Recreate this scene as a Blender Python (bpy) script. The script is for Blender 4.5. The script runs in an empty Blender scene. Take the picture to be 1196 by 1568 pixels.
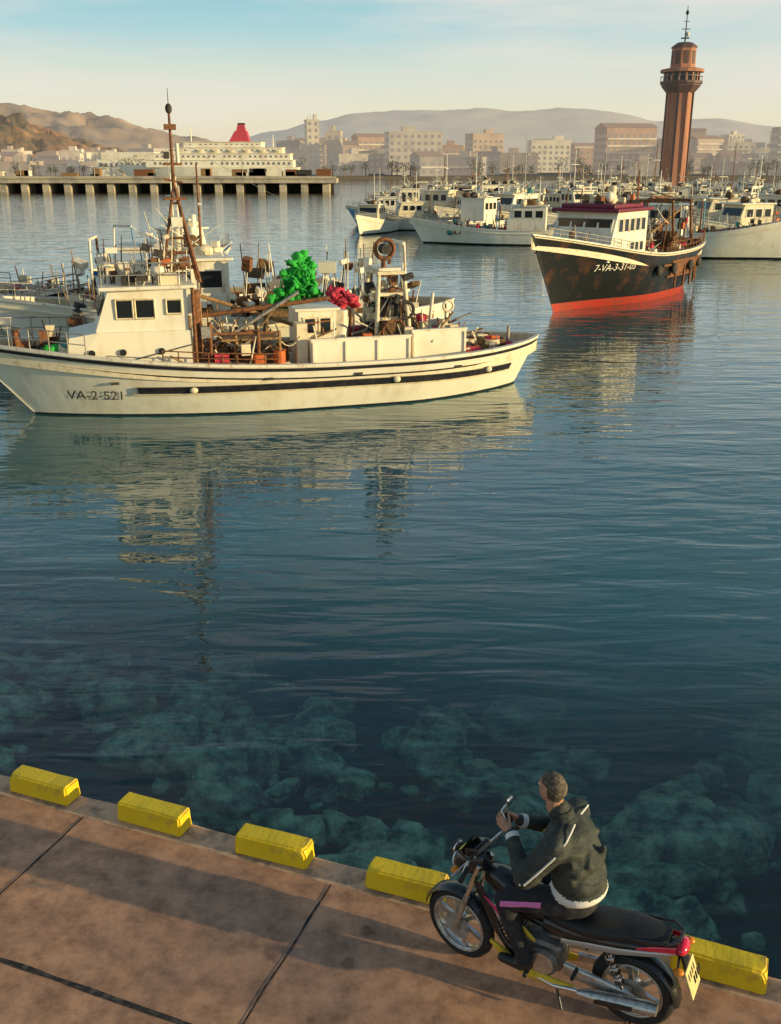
import bpy, bmesh, math, random
from mathutils import Vector, Matrix, noise as mnoise
R=math.radians
scene=bpy.context.scene
# ------------------------------------------------------------ helpers
def newmat(name):
    m=bpy.data.materials.new(name); m.use_nodes=True
    return m,m.node_tree.nodes,m.node_tree.links,m.node_tree.nodes["Principled BSDF"]
def mat(name,c,c2=None,scale=3,lo=.45,hi=.65,rough=.6,metal=0,bump=0,bscale=20,stretch=(1,1,1),emit=None,es=0,coat=0,detail=5):
    m,n,l,b=newmat(name)
    b.inputs['Roughness'].default_value=rough; b.inputs['Metallic'].default_value=metal
    b.inputs['Base Color'].default_value=(*c,1)
    if coat: b.inputs['Coat Weight'].default_value=coat
    tc=n.new('ShaderNodeTexCoord'); mp=n.new('ShaderNodeMapping'); mp.inputs['Scale'].default_value=stretch
    l.new(tc.outputs['Object'],mp.inputs[0])
    if c2:
        nz=n.new('ShaderNodeTexNoise'); nz.inputs['Scale'].default_value=scale; nz.inputs['Detail'].default_value=detail; nz.inputs['Roughness'].default_value=.65
        r=n.new('ShaderNodeValToRGB'); r.color_ramp.elements[0].position=lo; r.color_ramp.elements[1].position=hi
        r.color_ramp.elements[0].color=(*c,1); r.color_ramp.elements[1].color=(*c2,1)
        l.new(mp.outputs[0],nz.inputs['Vector']); l.new(nz.outputs['Fac'],r.inputs[0]); l.new(r.outputs[0],b.inputs['Base Color'])
    if bump:
        nb=n.new('ShaderNodeTexNoise'); nb.inputs['Scale'].default_value=bscale; nb.inputs['Detail'].default_value=4
        bp=n.new('ShaderNodeBump'); bp.inputs['Strength'].default_value=1; bp.inputs['Distance'].default_value=bump
        l.new(mp.outputs[0],nb.inputs['Vector']); l.new(nb.outputs['Fac'],bp.inputs['Height']); l.new(bp.outputs[0],b.inputs['Normal'])
    if emit:
        b.inputs['Emission Color'].default_value=(*emit,1); b.inputs['Emission Strength'].default_value=es
    return m
def lerp(a,b,t): return a+(b-a)*t
def sst(a,b,x):
    t=min(1,max(0,(x-a)/(b-a))); return t*t*(3-2*t)
class MB:
    def __init__(s): s.v=[];s.f=[];s.m=[];s.s=[];s.mats=[];s.M=Matrix.Identity(4)
    def mi(s,m):
        if m not in s.mats: s.mats.append(m)
        return s.mats.index(m)
    def add(s,vs,fs,m,smooth=False):
        o=len(s.v); s.v+= [tuple(s.M@Vector(v)) for v in vs]; i=s.mi(m)
        for f in fs: s.f.append([o+k for k in f]); s.m.append(i); s.s.append(smooth)
    def box(s,c,d,m,rot=None):
        x,y,z=d[0]/2,d[1]/2,d[2]/2
        vs=[Vector((a*x,b*y,e*z)) for a in(-1,1) for b in(-1,1) for e in(-1,1)]
        if rot is not None:
            rm=Matrix.Rotation(rot[2],3,'Z')@Matrix.Rotation(rot[1],3,'Y')@Matrix.Rotation(rot[0],3,'X')
            vs=[rm@v for v in vs]
        vs=[v+Vector(c) for v in vs]
        s.add(vs,[(0,1,3,2),(4,6,7,5),(0,4,5,1),(2,3,7,6),(0,2,6,4),(1,5,7,3)],m)
    def bb(s,a,b,m):
        s.box([(a[i]+b[i])/2 for i in range(3)],[abs(b[i]-a[i]) for i in range(3)],m)
    def bevbox(s,c,d,m,bev=.02,rot=None,seg=2):
        bm=bmesh.new(); bmesh.ops.create_cube(bm,size=1)
        bmesh.ops.scale(bm,vec=d,verts=bm.verts)
        bmesh.ops.bevel(bm,geom=bm.edges[:],offset=bev,segments=seg,profile=.5,affect='EDGES')
        rm=Matrix.Identity(3)
        if rot is not None: rm=Matrix.Rotation(rot[2],3,'Z')@Matrix.Rotation(rot[1],3,'Y')@Matrix.Rotation(rot[0],3,'X')
        bm.verts.ensure_lookup_table()
        s.add([rm@v.co+Vector(c) for v in bm.verts],[[v.index for v in f.verts] for f in bm.faces],m,False); bm.free()
    def cyl(s,p0,p1,r0,r1,m,n=8,caps=True,smooth=True):
        p0=Vector(p0);p1=Vector(p1);d=p1-p0
        if d.length<1e-6: return
        q=d.to_track_quat('Z','Y'); vs=[]
        for p,r in((p0,r0),(p1,r1)):
            for k in range(n):
                a=2*math.pi*k/n; vs.append(p+q@Vector((r*math.cos(a),r*math.sin(a),0)))
        fs=[(k,(k+1)%n,n+(k+1)%n,n+k) for k in range(n)]
        s.add(vs,fs,m,smooth)
        if caps: s.add(vs,[list(range(n))[::-1],list(range(n,2*n))],m,False)
    def tube(s,pts,r,m,n=6,smooth=True):
        for a,b in zip(pts[:-1],pts[1:]): s.cyl(a,b,r,r,m,n,True,smooth)
    def ell(s,c,r,m,seg=12,rings=8,rot=None,jit=0,rnd=None):
        if not hasattr(r,'__len__'): r=(r,r,r)
        rm=Matrix.Identity(3)
        if rot is not None: rm=Matrix.Rotation(rot[2],3,'Z')@Matrix.Rotation(rot[1],3,'Y')@Matrix.Rotation(rot[0],3,'X')
        vs=[];fs=[]
        for i in range(rings+1):
            th=math.pi*i/rings
            for k in range(seg):
                a=2*math.pi*k/seg
                v=Vector((r[0]*math.sin(th)*math.cos(a),r[1]*math.sin(th)*math.sin(a),r[2]*math.cos(th)))
                if jit and 0<i<rings: v*=1+rnd.uniform(-jit,jit)
                vs.append(rm@v+Vector(c))
        for i in range(rings):
            for k in range(seg): fs.append((i*seg+k,(i+1)*seg+k,(i+1)*seg+(k+1)%seg,i*seg+(k+1)%seg))
        s.add(vs,fs,m,True)
    def torus(s,c,ax,Rm,rm,m,n=28,k=8,arc=(0,2*math.pi),sx=1):
        q=Vector(ax).to_track_quat('Z','Y'); vs=[];fs=[]; full=abs(arc[1]-arc[0]-2*math.pi)<1e-4
        N=n if full else n+1
        for i in range(N):
            a=arc[0]+(arc[1]-arc[0])*i/n
            for j in range(k):
                b=2*math.pi*j/k
                rr=Rm+rm*math.cos(b); vs.append(Vector(c)+q@Vector((rr*math.cos(a),rr*math.sin(a),rm*sx*math.sin(b))))
        for i in range(n):
            i2=(i+1)%N
            for j in range(k): fs.append((i*k+j,i2*k+j,i2*k+(j+1)%k,i*k+(j+1)%k))
        s.add(vs,fs,m,True)
    def loft(s,rings,m,closed=True,caps=True,smooth=True):
        k=len(rings[0]); vs=[v for r in rings for v in r]; fs=[]
        for i in range(len(rings)-1):
            for j in range(k if closed else k-1):
                fs.append((i*k+j,(i+1)*k+j,(i+1)*k+(j+1)%k,i*k+(j+1)%k))
        s.add(vs,fs,m,smooth)
        if caps: s.add(vs,[list(range(k))[::-1],[ (len(rings)-1)*k+j for j in range(k)]],m,False)
    def mesh(s,name):
        me=bpy.data.meshes.new(name); me.from_pydata(s.v,[],s.f)
        for m in s.mats: me.materials.append(m)
        me.polygons.foreach_set('material_index',s.m); me.polygons.foreach_set('use_smooth',s.s)
        me.update(); return me
    def obj(s,name,parent=None,loc=(0,0,0),rz=0,fixn=True):
        me=s.mesh(name)
        if fixn:
            bm=bmesh.new(); bm.from_mesh(me); bmesh.ops.recalc_face_normals(bm,faces=bm.faces[:]); bm.to_mesh(me); bm.free()
        o=bpy.data.objects.new(name,me); scene.collection.objects.link(o)
        o.location=loc; o.rotation_euler=(0,0,rz)
        if parent: o.parent=parent
        return o
def empty(name,loc=(0,0,0),rz=0):
    o=bpy.data.objects.new(name,None); scene.collection.objects.link(o); o.location=loc; o.rotation_euler=(0,0,rz); o.empty_display_size=.3
    return o
# ------------------------------------------------------------ camera
PITCH=19.6
cd=bpy.data.cameras.new("camera"); cam=bpy.data.objects.new("camera",cd); scene.collection.objects.link(cam)
cam.location=(0,0,5.5); cam.rotation_euler=(R(90-PITCH),0,0)
cd.sensor_fit='VERTICAL'; cd.sensor_height=24; cd.lens=24*1500/1568; cd.clip_end=30000; cd.clip_start=.05
scene.camera=cam
scene.view_settings.view_transform='Standard'; scene.view_settings.look='None'; scene.view_settings.exposure=0
# ------------------------------------------------------------ sun + sky
SE=8.0; SAZ=109.0   # azimuth clockwise from +Y
sd=Vector((math.sin(R(SAZ))*math.cos(R(SE)),math.cos(R(SAZ))*math.cos(R(SE)),math.sin(R(SE))))
sl=bpy.data.lights.new("sun",'SUN'); sl.energy=5.0; sl.angle=R(.55); sl.color=(1,.79,.40)
so=bpy.data.objects.new("sun",sl); scene.collection.objects.link(so); so.rotation_euler=(-sd).to_track_quat('-Z','Y').to_euler(); so.location=sd*60
w=bpy.data.worlds.new("World"); scene.world=w; w.use_nodes=True
n=w.node_tree.nodes; l=w.node_tree.links; n.clear()
out=n.new('ShaderNodeOutputWorld'); bg=n.new('ShaderNodeBackground'); sky=n.new('ShaderNodeTexSky')
sky.sky_type='NISHITA'; sky.sun_disc=False; sky.sun_elevation=R(SE); sky.sun_rotation=R(SAZ); sky.air_density=1.0; sky.dust_density=1.0; sky.ozone_density=2.5
bg.inputs['Strength'].default_value=.15
l.new(sky.outputs[0],bg.inputs[0])
tc=n.new('ShaderNodeTexCoord'); mp=n.new('ShaderNodeMapping'); mp.inputs['Scale'].default_value=(1.4,1.4,11); mp.inputs['Location'].default_value=(.35,0,.1); l.new(tc.outputs['Generated'],mp.inputs[0])
nz=n.new('ShaderNodeTexNoise'); nz.inputs['Scale'].default_value=2.0; nz.inputs['Detail'].default_value=7; nz.inputs['Roughness'].default_value=.55; l.new(mp.outputs[0],nz.inputs['Vector'])
rp=n.new('ShaderNodeValToRGB'); rp.color_ramp.elements[0].position=.38; rp.color_ramp.elements[1].position=.66; l.new(nz.outputs['Fac'],rp.inputs[0])
sx=n.new('ShaderNodeSeparateXYZ'); l.new(tc.outputs['Generated'],sx.inputs[0])
hz=n.new('ShaderNodeMapRange'); hz.inputs[1].default_value=0.12; hz.inputs[2].default_value=.6; hz.inputs[3].default_value=.88; hz.inputs[4].default_value=.22; hz.interpolation_type='SMOOTHSTEP'
l.new(sx.outputs['Z'],hz.inputs[0])
bg2=n.new('ShaderNodeBackground'); bg2.inputs['Strength'].default_value=1.0
cr=n.new('ShaderNodeValToRGB'); e=cr.color_ramp.elements; e[0].position=0; e[0].color=(.88,.72,.48,1); e[1].position=.17; e[1].color=(.22,.57,.70,1)
for p_,c_ in((.04,(.88,.82,.60,1)),(.08,(.74,.80,.69,1)),(.115,(.46,.70,.73,1)),(.4,(.14,.36,.50,1))):
    k=e.new(p_); k.color=c_
l.new(sx.outputs['Z'],cr.inputs[0])
cm=n.new('ShaderNodeMix'); cm.data_type='RGBA'; cm.inputs['B'].default_value=(.91,.84,.74,1)
ml=n.new('ShaderNodeMath'); ml.operation='MULTIPLY'; ml.inputs[1].default_value=.8; l.new(rp.outputs[0],ml.inputs[0])
l.new(ml.outputs[0],cm.inputs['Factor']); l.new(cr.outputs[0],cm.inputs['A']); l.new(cm.outputs['Result'],bg2.inputs[0])
ms=n.new('ShaderNodeMixShader'); l.new(hz.outputs[0],ms.inputs[0]); l.new(bg.outputs[0],ms.inputs[1]); l.new(bg2.outputs[0],ms.inputs[2]); l.new(ms.outputs[0],out.inputs[0])
# ------------------------------------------------------------ materials
WHITE=mat('boat_white_paint',(.90,.83,.66),(.70,.56,.36),scale=1.6,lo=.5,hi=.85,rough=.45,stretch=(1,1,.5),bump=.01,bscale=3)
WHITE2=mat('worn_white_paint',(.84,.77,.61),(.44,.28,.14),scale=4,lo=.52,hi=.75,rough=.55,stretch=(1,1,.3))
CREAM=mat('cream_paint',(.80,.68,.45),(.42,.28,.15),scale=5,lo=.5,hi=.8,rough=.6)
BLACK=mat('boat_black_paint',(.014,.015,.014),(.13,.048,.02),scale=1.1,lo=.50,hi=.76,rough=.35,bump=.01,bscale=3)
NAVY=mat('dark_strake_rubber',(.012,.012,.02),(.04,.03,.03),scale=6,rough=.5)
REDP=mat('red_antifouling',(.48,.035,.02),(.3,.06,.03),scale=3,rough=.55)
MAROON=mat('maroon_roof_paint',(.20,.012,.04),(.12,.02,.03),scale=4,rough=.5)
RUST=mat('rusty_steel',(.26,.10,.035),(.07,.035,.02),scale=9,rough=.8,bump=.01)
WOOD=mat('deck_wood',(.36,.20,.08),(.14,.08,.035),scale=7,rough=.8)
GLASS=mat('window_glass',(.015,.02,.025),rough=.12)
STEEL=mat('galvanised_steel',(.42,.39,.34),(.2,.17,.14),scale=12,rough=.45,metal=.3)
DARK=mat('dark_gear',(.03,.028,.027),(.08,.06,.045),scale=12,rough=.8)
NETG=mat('green_net',(.05,.60,.07),(.01,.25,.05),scale=14,rough=.9,bump=.05,bscale=25)
NETR=mat('red_net',(.72,.06,.10),(.40,.03,.05),scale=18,rough=.9,bump=.05,bscale=25)
NETT=mat('teal_net',(.10,.36,.28),(.03,.16,.15),scale=18,rough=.9,bump=.05,bscale=25)
NETB=mat('brown_net',(.20,.11,.045),(.05,.03,.02),scale=18,rough=.95,bump=.05,bscale=25)
ORANGE=mat('orange_plastic',(.65,.14,.02),(.4,.1,.03),scale=6,rough=.5)
BLUEP=mat('blue_paint',(.03,.12,.35),(.02,.07,.2),scale=4,rough=.45)
BLUEL=mat('light_blue_paint',(.15,.35,.5),(.1,.22,.33),scale=4,rough=.45)
YEL=mat('yellow_plastic',(.7,.45,.03),rough=.5)
# ------------------------------------------------------------ water
WZ=-1.0
m,n,l,b=newmat('harbour_water'); n.remove(b); o=[x for x in n if x.type=='OUTPUT_MATERIAL'][0]
tc=n.new('ShaderNodeTexCoord')
def noi(sc,stx,sty,det,rot=0):
    mp=n.new('ShaderNodeMapping'); mp.inputs['Scale'].default_value=(stx,sty,1); mp.inputs['Rotation'].default_value=(0,0,rot); l.new(tc.outputs['Object'],mp.inputs[0])
    z=n.new('ShaderNodeTexNoise'); z.inputs['Scale'].default_value=sc; z.inputs['Detail'].default_value=det; z.inputs['Roughness'].default_value=.5; z.inputs['Distortion'].default_value=.4
    l.new(mp.outputs[0],z.inputs['Vector']); return z.outputs['Fac']
def math_(op,a,b_):
    q=n.new('ShaderNodeMath'); q.operation=op
    for i,x in enumerate((a,b_)):
        if isinstance(x,(int,float)): q.inputs[i].default_value=x
        else: l.new(x,q.inputs[i])
    return q.outputs[0]
h=math_('ADD',math_('MULTIPLY',noi(.45,.45,1.3,2,.12),.046),math_('ADD',math_('MULTIPLY',noi(1.3,.42,1.6,2,-.12),.032),math_('MULTIPLY',noi(5,.5,1.3,2,.2),.003)))
bp=n.new('ShaderNodeBump'); bp.inputs['Strength'].default_value=1; bp.inputs['Distance'].default_value=1; l.new(h,bp.inputs['Height'])
fr=n.new('ShaderNodeFresnel'); fr.inputs['IOR'].default_value=1.45; l.new(bp.outputs[0],fr.inputs['Normal'])
frm=math_('MINIMUM',math_('MULTIPLY',fr.outputs[0],1.5),1.0)
gl=n.new('ShaderNodeBsdfGlossy'); gl.inputs['Roughness'].default_value=.01; l.new(bp.outputs[0],gl.inputs['Normal'])
df=n.new('ShaderNodeBsdfDiffuse'); tr=n.new('ShaderNodeBsdfTransparent'); tr.inputs['Color'].default_value=(.74,1,.90,1); l.new(bp.outputs[0],df.inputs['Normal'])
dc=n.new('ShaderNodeValToRGB'); dc.color_ramp.elements[0].position=.42; dc.color_ramp.elements[1].position=.66
dc.color_ramp.elements[0].color=(.032,.125,.120,1); dc.color_ramp.elements[1].color=(.016,.13,.20,1)
l.new(noi(.07,1,1,3),dc.inputs[0]); l.new(dc.outputs[0],df.inputs['Color'])
dp=n.new('ShaderNodeVectorMath'); dp.operation='DOT_PRODUCT'; dp.inputs[1].default_value=(.359,.933,0); l.new(tc.outputs['Object'],dp.inputs[0])
dd=math_('ADD',dp.outputs['Value'],math_('MULTIPLY',noi(.5,1,1,3),2.5))
mr=n.new('ShaderNodeMapRange'); mr.interpolation_type='SMOOTHSTEP'; mr.inputs[1].default_value=9.0; mr.inputs[2].default_value=17.5; mr.inputs[3].default_value=.95; mr.inputs[4].default_value=0; l.new(dd,mr.inputs[0])
m1=n.new('ShaderNodeMixShader'); l.new(mr.outputs[0],m1.inputs[0]); l.new(df.outputs[0],m1.inputs[1]); l.new(tr.outputs[0],m1.inputs[2])
m2=n.new('ShaderNodeMixShader'); l.new(frm,m2.inputs[0]); l.new(m1.outputs[0],m2.inputs[1]); l.new(gl.outputs[0],m2.inputs[2]); l.new(m2.outputs[0],o.inputs[0])
WATER=m
mb=MB(); mb.add([(-9000,-200,WZ),(9000,-200,WZ),(9000,12000,WZ),(-9000,12000,WZ)],[(0,1,2,3)],WATER); mb.obj('water',fixn=False)
# ------------------------------------------------------------ seabed + rocks
kd=Vector((.933,-.359,0)); kn=Vector((.359,.933,0)); A=Vector((-3.54,7.69,0))
SEAB=mat('seabed_silt',(.010,.055,.050),(.09,.20,.15),scale=1.4,lo=.45,hi=.75,rough=.95)
mb=MB(); g=[];N=70
for i in range(N+1):
    for j in range(N+1):
        s_=lerp(-90,95,i/N); d_=-.5+90*(j/N)**2
        p=A+kd*s_+kn*d_; z=-2.6-.22*min(30,max(0,d_-3))+.3*mnoise.noise(p*.7); g.append((p.x,p.y,z))
mb.add(g,[(i*(N+1)+j,(i+1)*(N+1)+j,(i+1)*(N+1)+j+1,i*(N+1)+j+1) for i in range(N) for j in range(N)],SEAB,True); mb.obj('seabed')
ROCK=mat('algae_covered_rock',(.03,.10,.075),(.88,1.0,.74),scale=3.6,lo=.38,hi=.64,rough=.9,bump=.14,bscale=5,detail=8)
rnd=random.Random(4); mb=MB()
for i in range(1150):
    s_=rnd.uniform(-8,14); d_=abs(rnd.gauss(0,1))*3.6+.25
    if d_>9.5: continue
    gate=mnoise.noise(Vector((s_*.42,d_*.5,3.3)))
    small=i>620
    if gate<(-.12 if not small else -.30): continue
    p=A+kd*s_+kn*(d_+.2); r=rnd.uniform(.07,.17) if small else rnd.uniform(.15,.42)+(.32*rnd.random() if rnd.random()<.22 else 0)
    bm=bmesh.new(); bmesh.ops.create_icosphere(bm,subdivisions=2 if small else 3,radius=1)
    sc=Vector((r*rnd.uniform(.9,1.7),r*rnd.uniform(.6,1.0),r*rnd.uniform(.4,.7))); ro=Matrix.Rotation(rnd.gauss(-.3,.7),3,'Z')@Matrix.Rotation(rnd.uniform(-.5,.5),3,'X'); off=Vector((rnd.random()*50,0,0))
    zc=-1.95-.14*max(0,d_-1.5)+.35*r+.35*mnoise.noise(Vector((s_*.8,d_*.8,9)))+rnd.uniform(-.12,.12)-(.12 if small else 0); zc=min(zc,-1.15-sc.z)
    vs=[]
    for v in bm.verts:
        c=v.co.copy(); k=1+.55*mnoise.noise(c*1.2+off)+.24*mnoise.noise(c*3.5+off); c=Vector((max(-.85,min(.85,c.x*k)),max(-.85,min(.85,c.y*k)),max(-.8,min(.7,c.z*k)))); c=ro@Vector((c.x*sc.x,c.y*sc.y,c.z*sc.z)); vs.append(c+Vector((p.x,p.y,zc)))
    bm.verts.ensure_lookup_table(); mb.add(vs,[[v.index for v in f.verts] for f in bm.faces],ROCK,True); bm.free()
mb.obj('submerged_rocks',fixn=False)
FOAM=mat('foam_white',(.85,.85,.82),rough=.5)
mb=MB(); 
for i in range(170):
    s_=6.0+rnd.gauss(.5,.5); d_=.40+abs(rnd.gauss(0,.35)); p=A+kd*s_+kn*d_; r=rnd.uniform(.005,.016); mb.ell((p.x,p.y,WZ+rnd.uniform(0,.03)),(r*1.4,r,r*.6),FOAM,6,4)
mb.obj('foam_bubbles',fixn=False)
# ------------------------------------------------------------ quay
m,n,l,b=newmat('quay_concrete'); b.inputs['Roughness'].default_value=.85
tc=n.new('ShaderNodeTexCoord')
z1=n.new('ShaderNodeTexNoise'); z1.inputs['Scale'].default_value=.55; z1.inputs['Detail'].default_value=6; l.new(tc.outputs['Object'],z1.inputs['Vector'])
r1=n.new('ShaderNodeValToRGB'); e=r1.color_ramp.elements; e[0].position=.35; e[0].color=(.41,.24,.165,1); e[1].position=.62; e[1].color=(.68,.35,.19,1); l.new(z1.outputs['Fac'],r1.inputs[0])
z2=n.new('ShaderNodeTexNoise'); z2.inputs['Scale'].default_value=4; z2.inputs['Detail'].default_value=10; z2.inputs['Roughness'].default_value=.74; l.new(tc.outputs['Object'],z2.inputs['Vector'])
r2=n.new('ShaderNodeValToRGB'); e=r2.color_ramp.elements; e[0].position=.34; e[0].color=(.36,.35,.36,1); e[1].position=.60; e[1].color=(1.08,1.06,1.03,1); l.new(z2.outputs['Fac'],r2.inputs[0])
mx=n.new('ShaderNodeMix'); mx.data_type='RGBA'; mx.blend_type='MULTIPLY'; mx.inputs['Factor'].default_value=.85; l.new(r1.outputs[0],mx.inputs['A']); l.new(r2.outputs[0],mx.inputs['B'])
vo=n.new('ShaderNodeTexVoronoi'); vo.inputs['Scale'].default_value=2.2; l.new(tc.outputs['Object'],vo.inputs['Vector'])
z4=n.new('ShaderNodeTexNoise'); z4.inputs['Scale'].default_value=9; z4.inputs['Detail'].default_value=3; l.new(tc.outputs['Object'],z4.inputs['Vector'])
ad=n.new('ShaderNodeMath'); ad.operation='MULTIPLY_ADD'; ad.inputs[1].default_value=.35; l.new(z4.outputs['Fac'],ad.inputs[0]); l.new(vo.outputs['Distance'],ad.inputs[2])
r4=n.new('ShaderNodeValToRGB'); e=r4.color_ramp.elements; e[0].position=.22; e[0].color=(.45,.42,.42,1); e[1].position=.36; e[1].color=(1,1,1,1); l.new(ad.outputs[0],r4.inputs[0])
mx2=n.new('ShaderNodeMix'); mx2.data_type='RGBA'; mx2.blend_type='MULTIPLY'; mx2.inputs['Factor'].default_value=.8; l.new(mx.outputs['Result'],mx2.inputs['A']); l.new(r4.outputs[0],mx2.inputs['B'])
l.new(mx2.outputs['Result'],b.inputs['Base Color'])
z3=n.new('ShaderNodeTexNoise'); z3.inputs['Scale'].default_value=60; z3.inputs['Detail'].default_value=4; l.new(tc.outputs['Object'],z3.inputs['Vector'])
bp=n.new('ShaderNodeBump'); bp.inputs['Distance'].default_value=.001; l.new(z3.outputs['Fac'],bp.inputs['Height']); l.new(bp.outputs[0],b.inputs['Normal'])
QUAY=m
COPE=mat('coping_stone',(.68,.42,.25),(.28,.19,.13),scale=5,rough=.85,bump=.003,bscale=30)
JOINT=mat('tar_joint',(.02,.018,.018),(.12,.09,.07),scale=14,rough=.9)
def q(s_,d_,z=0): p=A+kd*s_+kn*d_; return (p.x,p.y,z)
mb=MB()
mb.add([q(-60,-60,0),q(70,-60,0),q(70,-.05,0),q(-60,-.05,0)],[(0,1,2,3)],QUAY)
cs=[]; N=520
for i in range(N+1):
    s_=-60+130*i/N; w_=.02*mnoise.noise(Vector((s_*2.1,0,0)))+.012*mnoise.noise(Vector((s_*9,4,0)))
    cs.append([q(s_,-.05,.0),q(s_,-.04,.006),q(s_,.2+w_,.006),q(s_,.225+w_,-.018),q(s_,.22,-5)])
mb.loft(cs,COPE,closed=False,caps=False,smooth=False)
mb.obj('quay_pavement')
mb=MB()
def strip(a,b_,w_,z):
    a=Vector(a);b_=Vector(b_);d=(b_-a).normalized();nn=Vector((-d.y,d.x,0)); N=90; L=[];Rr=[]
    for i in range(N+1):
        p=a.lerp(b_,i/N); k=w_*(1+.7*mnoise.noise(p*7)); c=p+nn*.014*mnoise.noise(p*3+Vector((9,0,0)))
        L.append((c.x-nn.x*k,c.y-nn.y*k,z)); Rr.append((c.x+nn.x*k,c.y+nn.y*k,z))
    mb.add(L+Rr,[(i,i+1,N+2+i,N+1+i) for i in range(N)],JOINT)
for s_ in (-4.1,-1.65,.88,3.3,5.75,8.2,10.6)[:]: strip(q(s_,-.06),q(s_,-6),.009,.004)
strip(q(-12,-1.65),q(14,-1.65),.020,.006)
mb.obj('pavement_joints',fixn=False)
# yellow kerb blocks
YK=mat('yellow_kerb_paint',(.84,.58,.010),(.42,.28,.06),scale=6,lo=.56,hi=.74,rough=.55,bump=.004,bscale=22,detail=8)
ka=math.atan2(kd.y,kd.x)
for i in range(-3,11):
    r_=random.Random(i+50)
    bm=bmesh.new(); bmesh.ops.create_cube(bm,size=1); bmesh.ops.scale(bm,vec=(.66,.21,.19),verts=bm.verts)
    for v in bm.verts:
        if v.co.z>0: v.co.x*=.97; v.co.y*=.88
    bmesh.ops.bevel(bm,geom=bm.edges[:],offset=.016,segments=3,affect='EDGES')
    bmesh.ops.subdivide_edges(bm,edges=[e for e in bm.edges if e.calc_length()>.1],cuts=6,use_grid_fill=True)
    for v in bm.verts:
        if v.co.z>-.08:
            v.co+=Vector((mnoise.noise(v.co*6+Vector((i*7,0,0))),mnoise.noise(v.co*6+Vector((i*7,5,0))),mnoise.noise(v.co*5+Vector((i*7,9,0)))))*.006
            for cx,cy in ((.31,-.09),(-.31,-.09)):
                if (i+(cx>0))%3==0:
                    d_=(v.co-Vector((cx,cy,.09))).length
                    if d_<.06: v.co*=1-.10*(1-d_/.06)
    me=bpy.data.meshes.new('kerb_block'); bm.to_mesh(me); bm.free(); me.materials.append(YK)
    ob=bpy.data.objects.new('yellow_kerb_block',me); scene.collection.objects.link(ob)
    c=A+kd*(1.19*i+.33)+kn*.105; ob.location=(c.x,c.y,.100); ob.rotation_euler=(0,0,ka+r_.uniform(-.025,.025))
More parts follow.
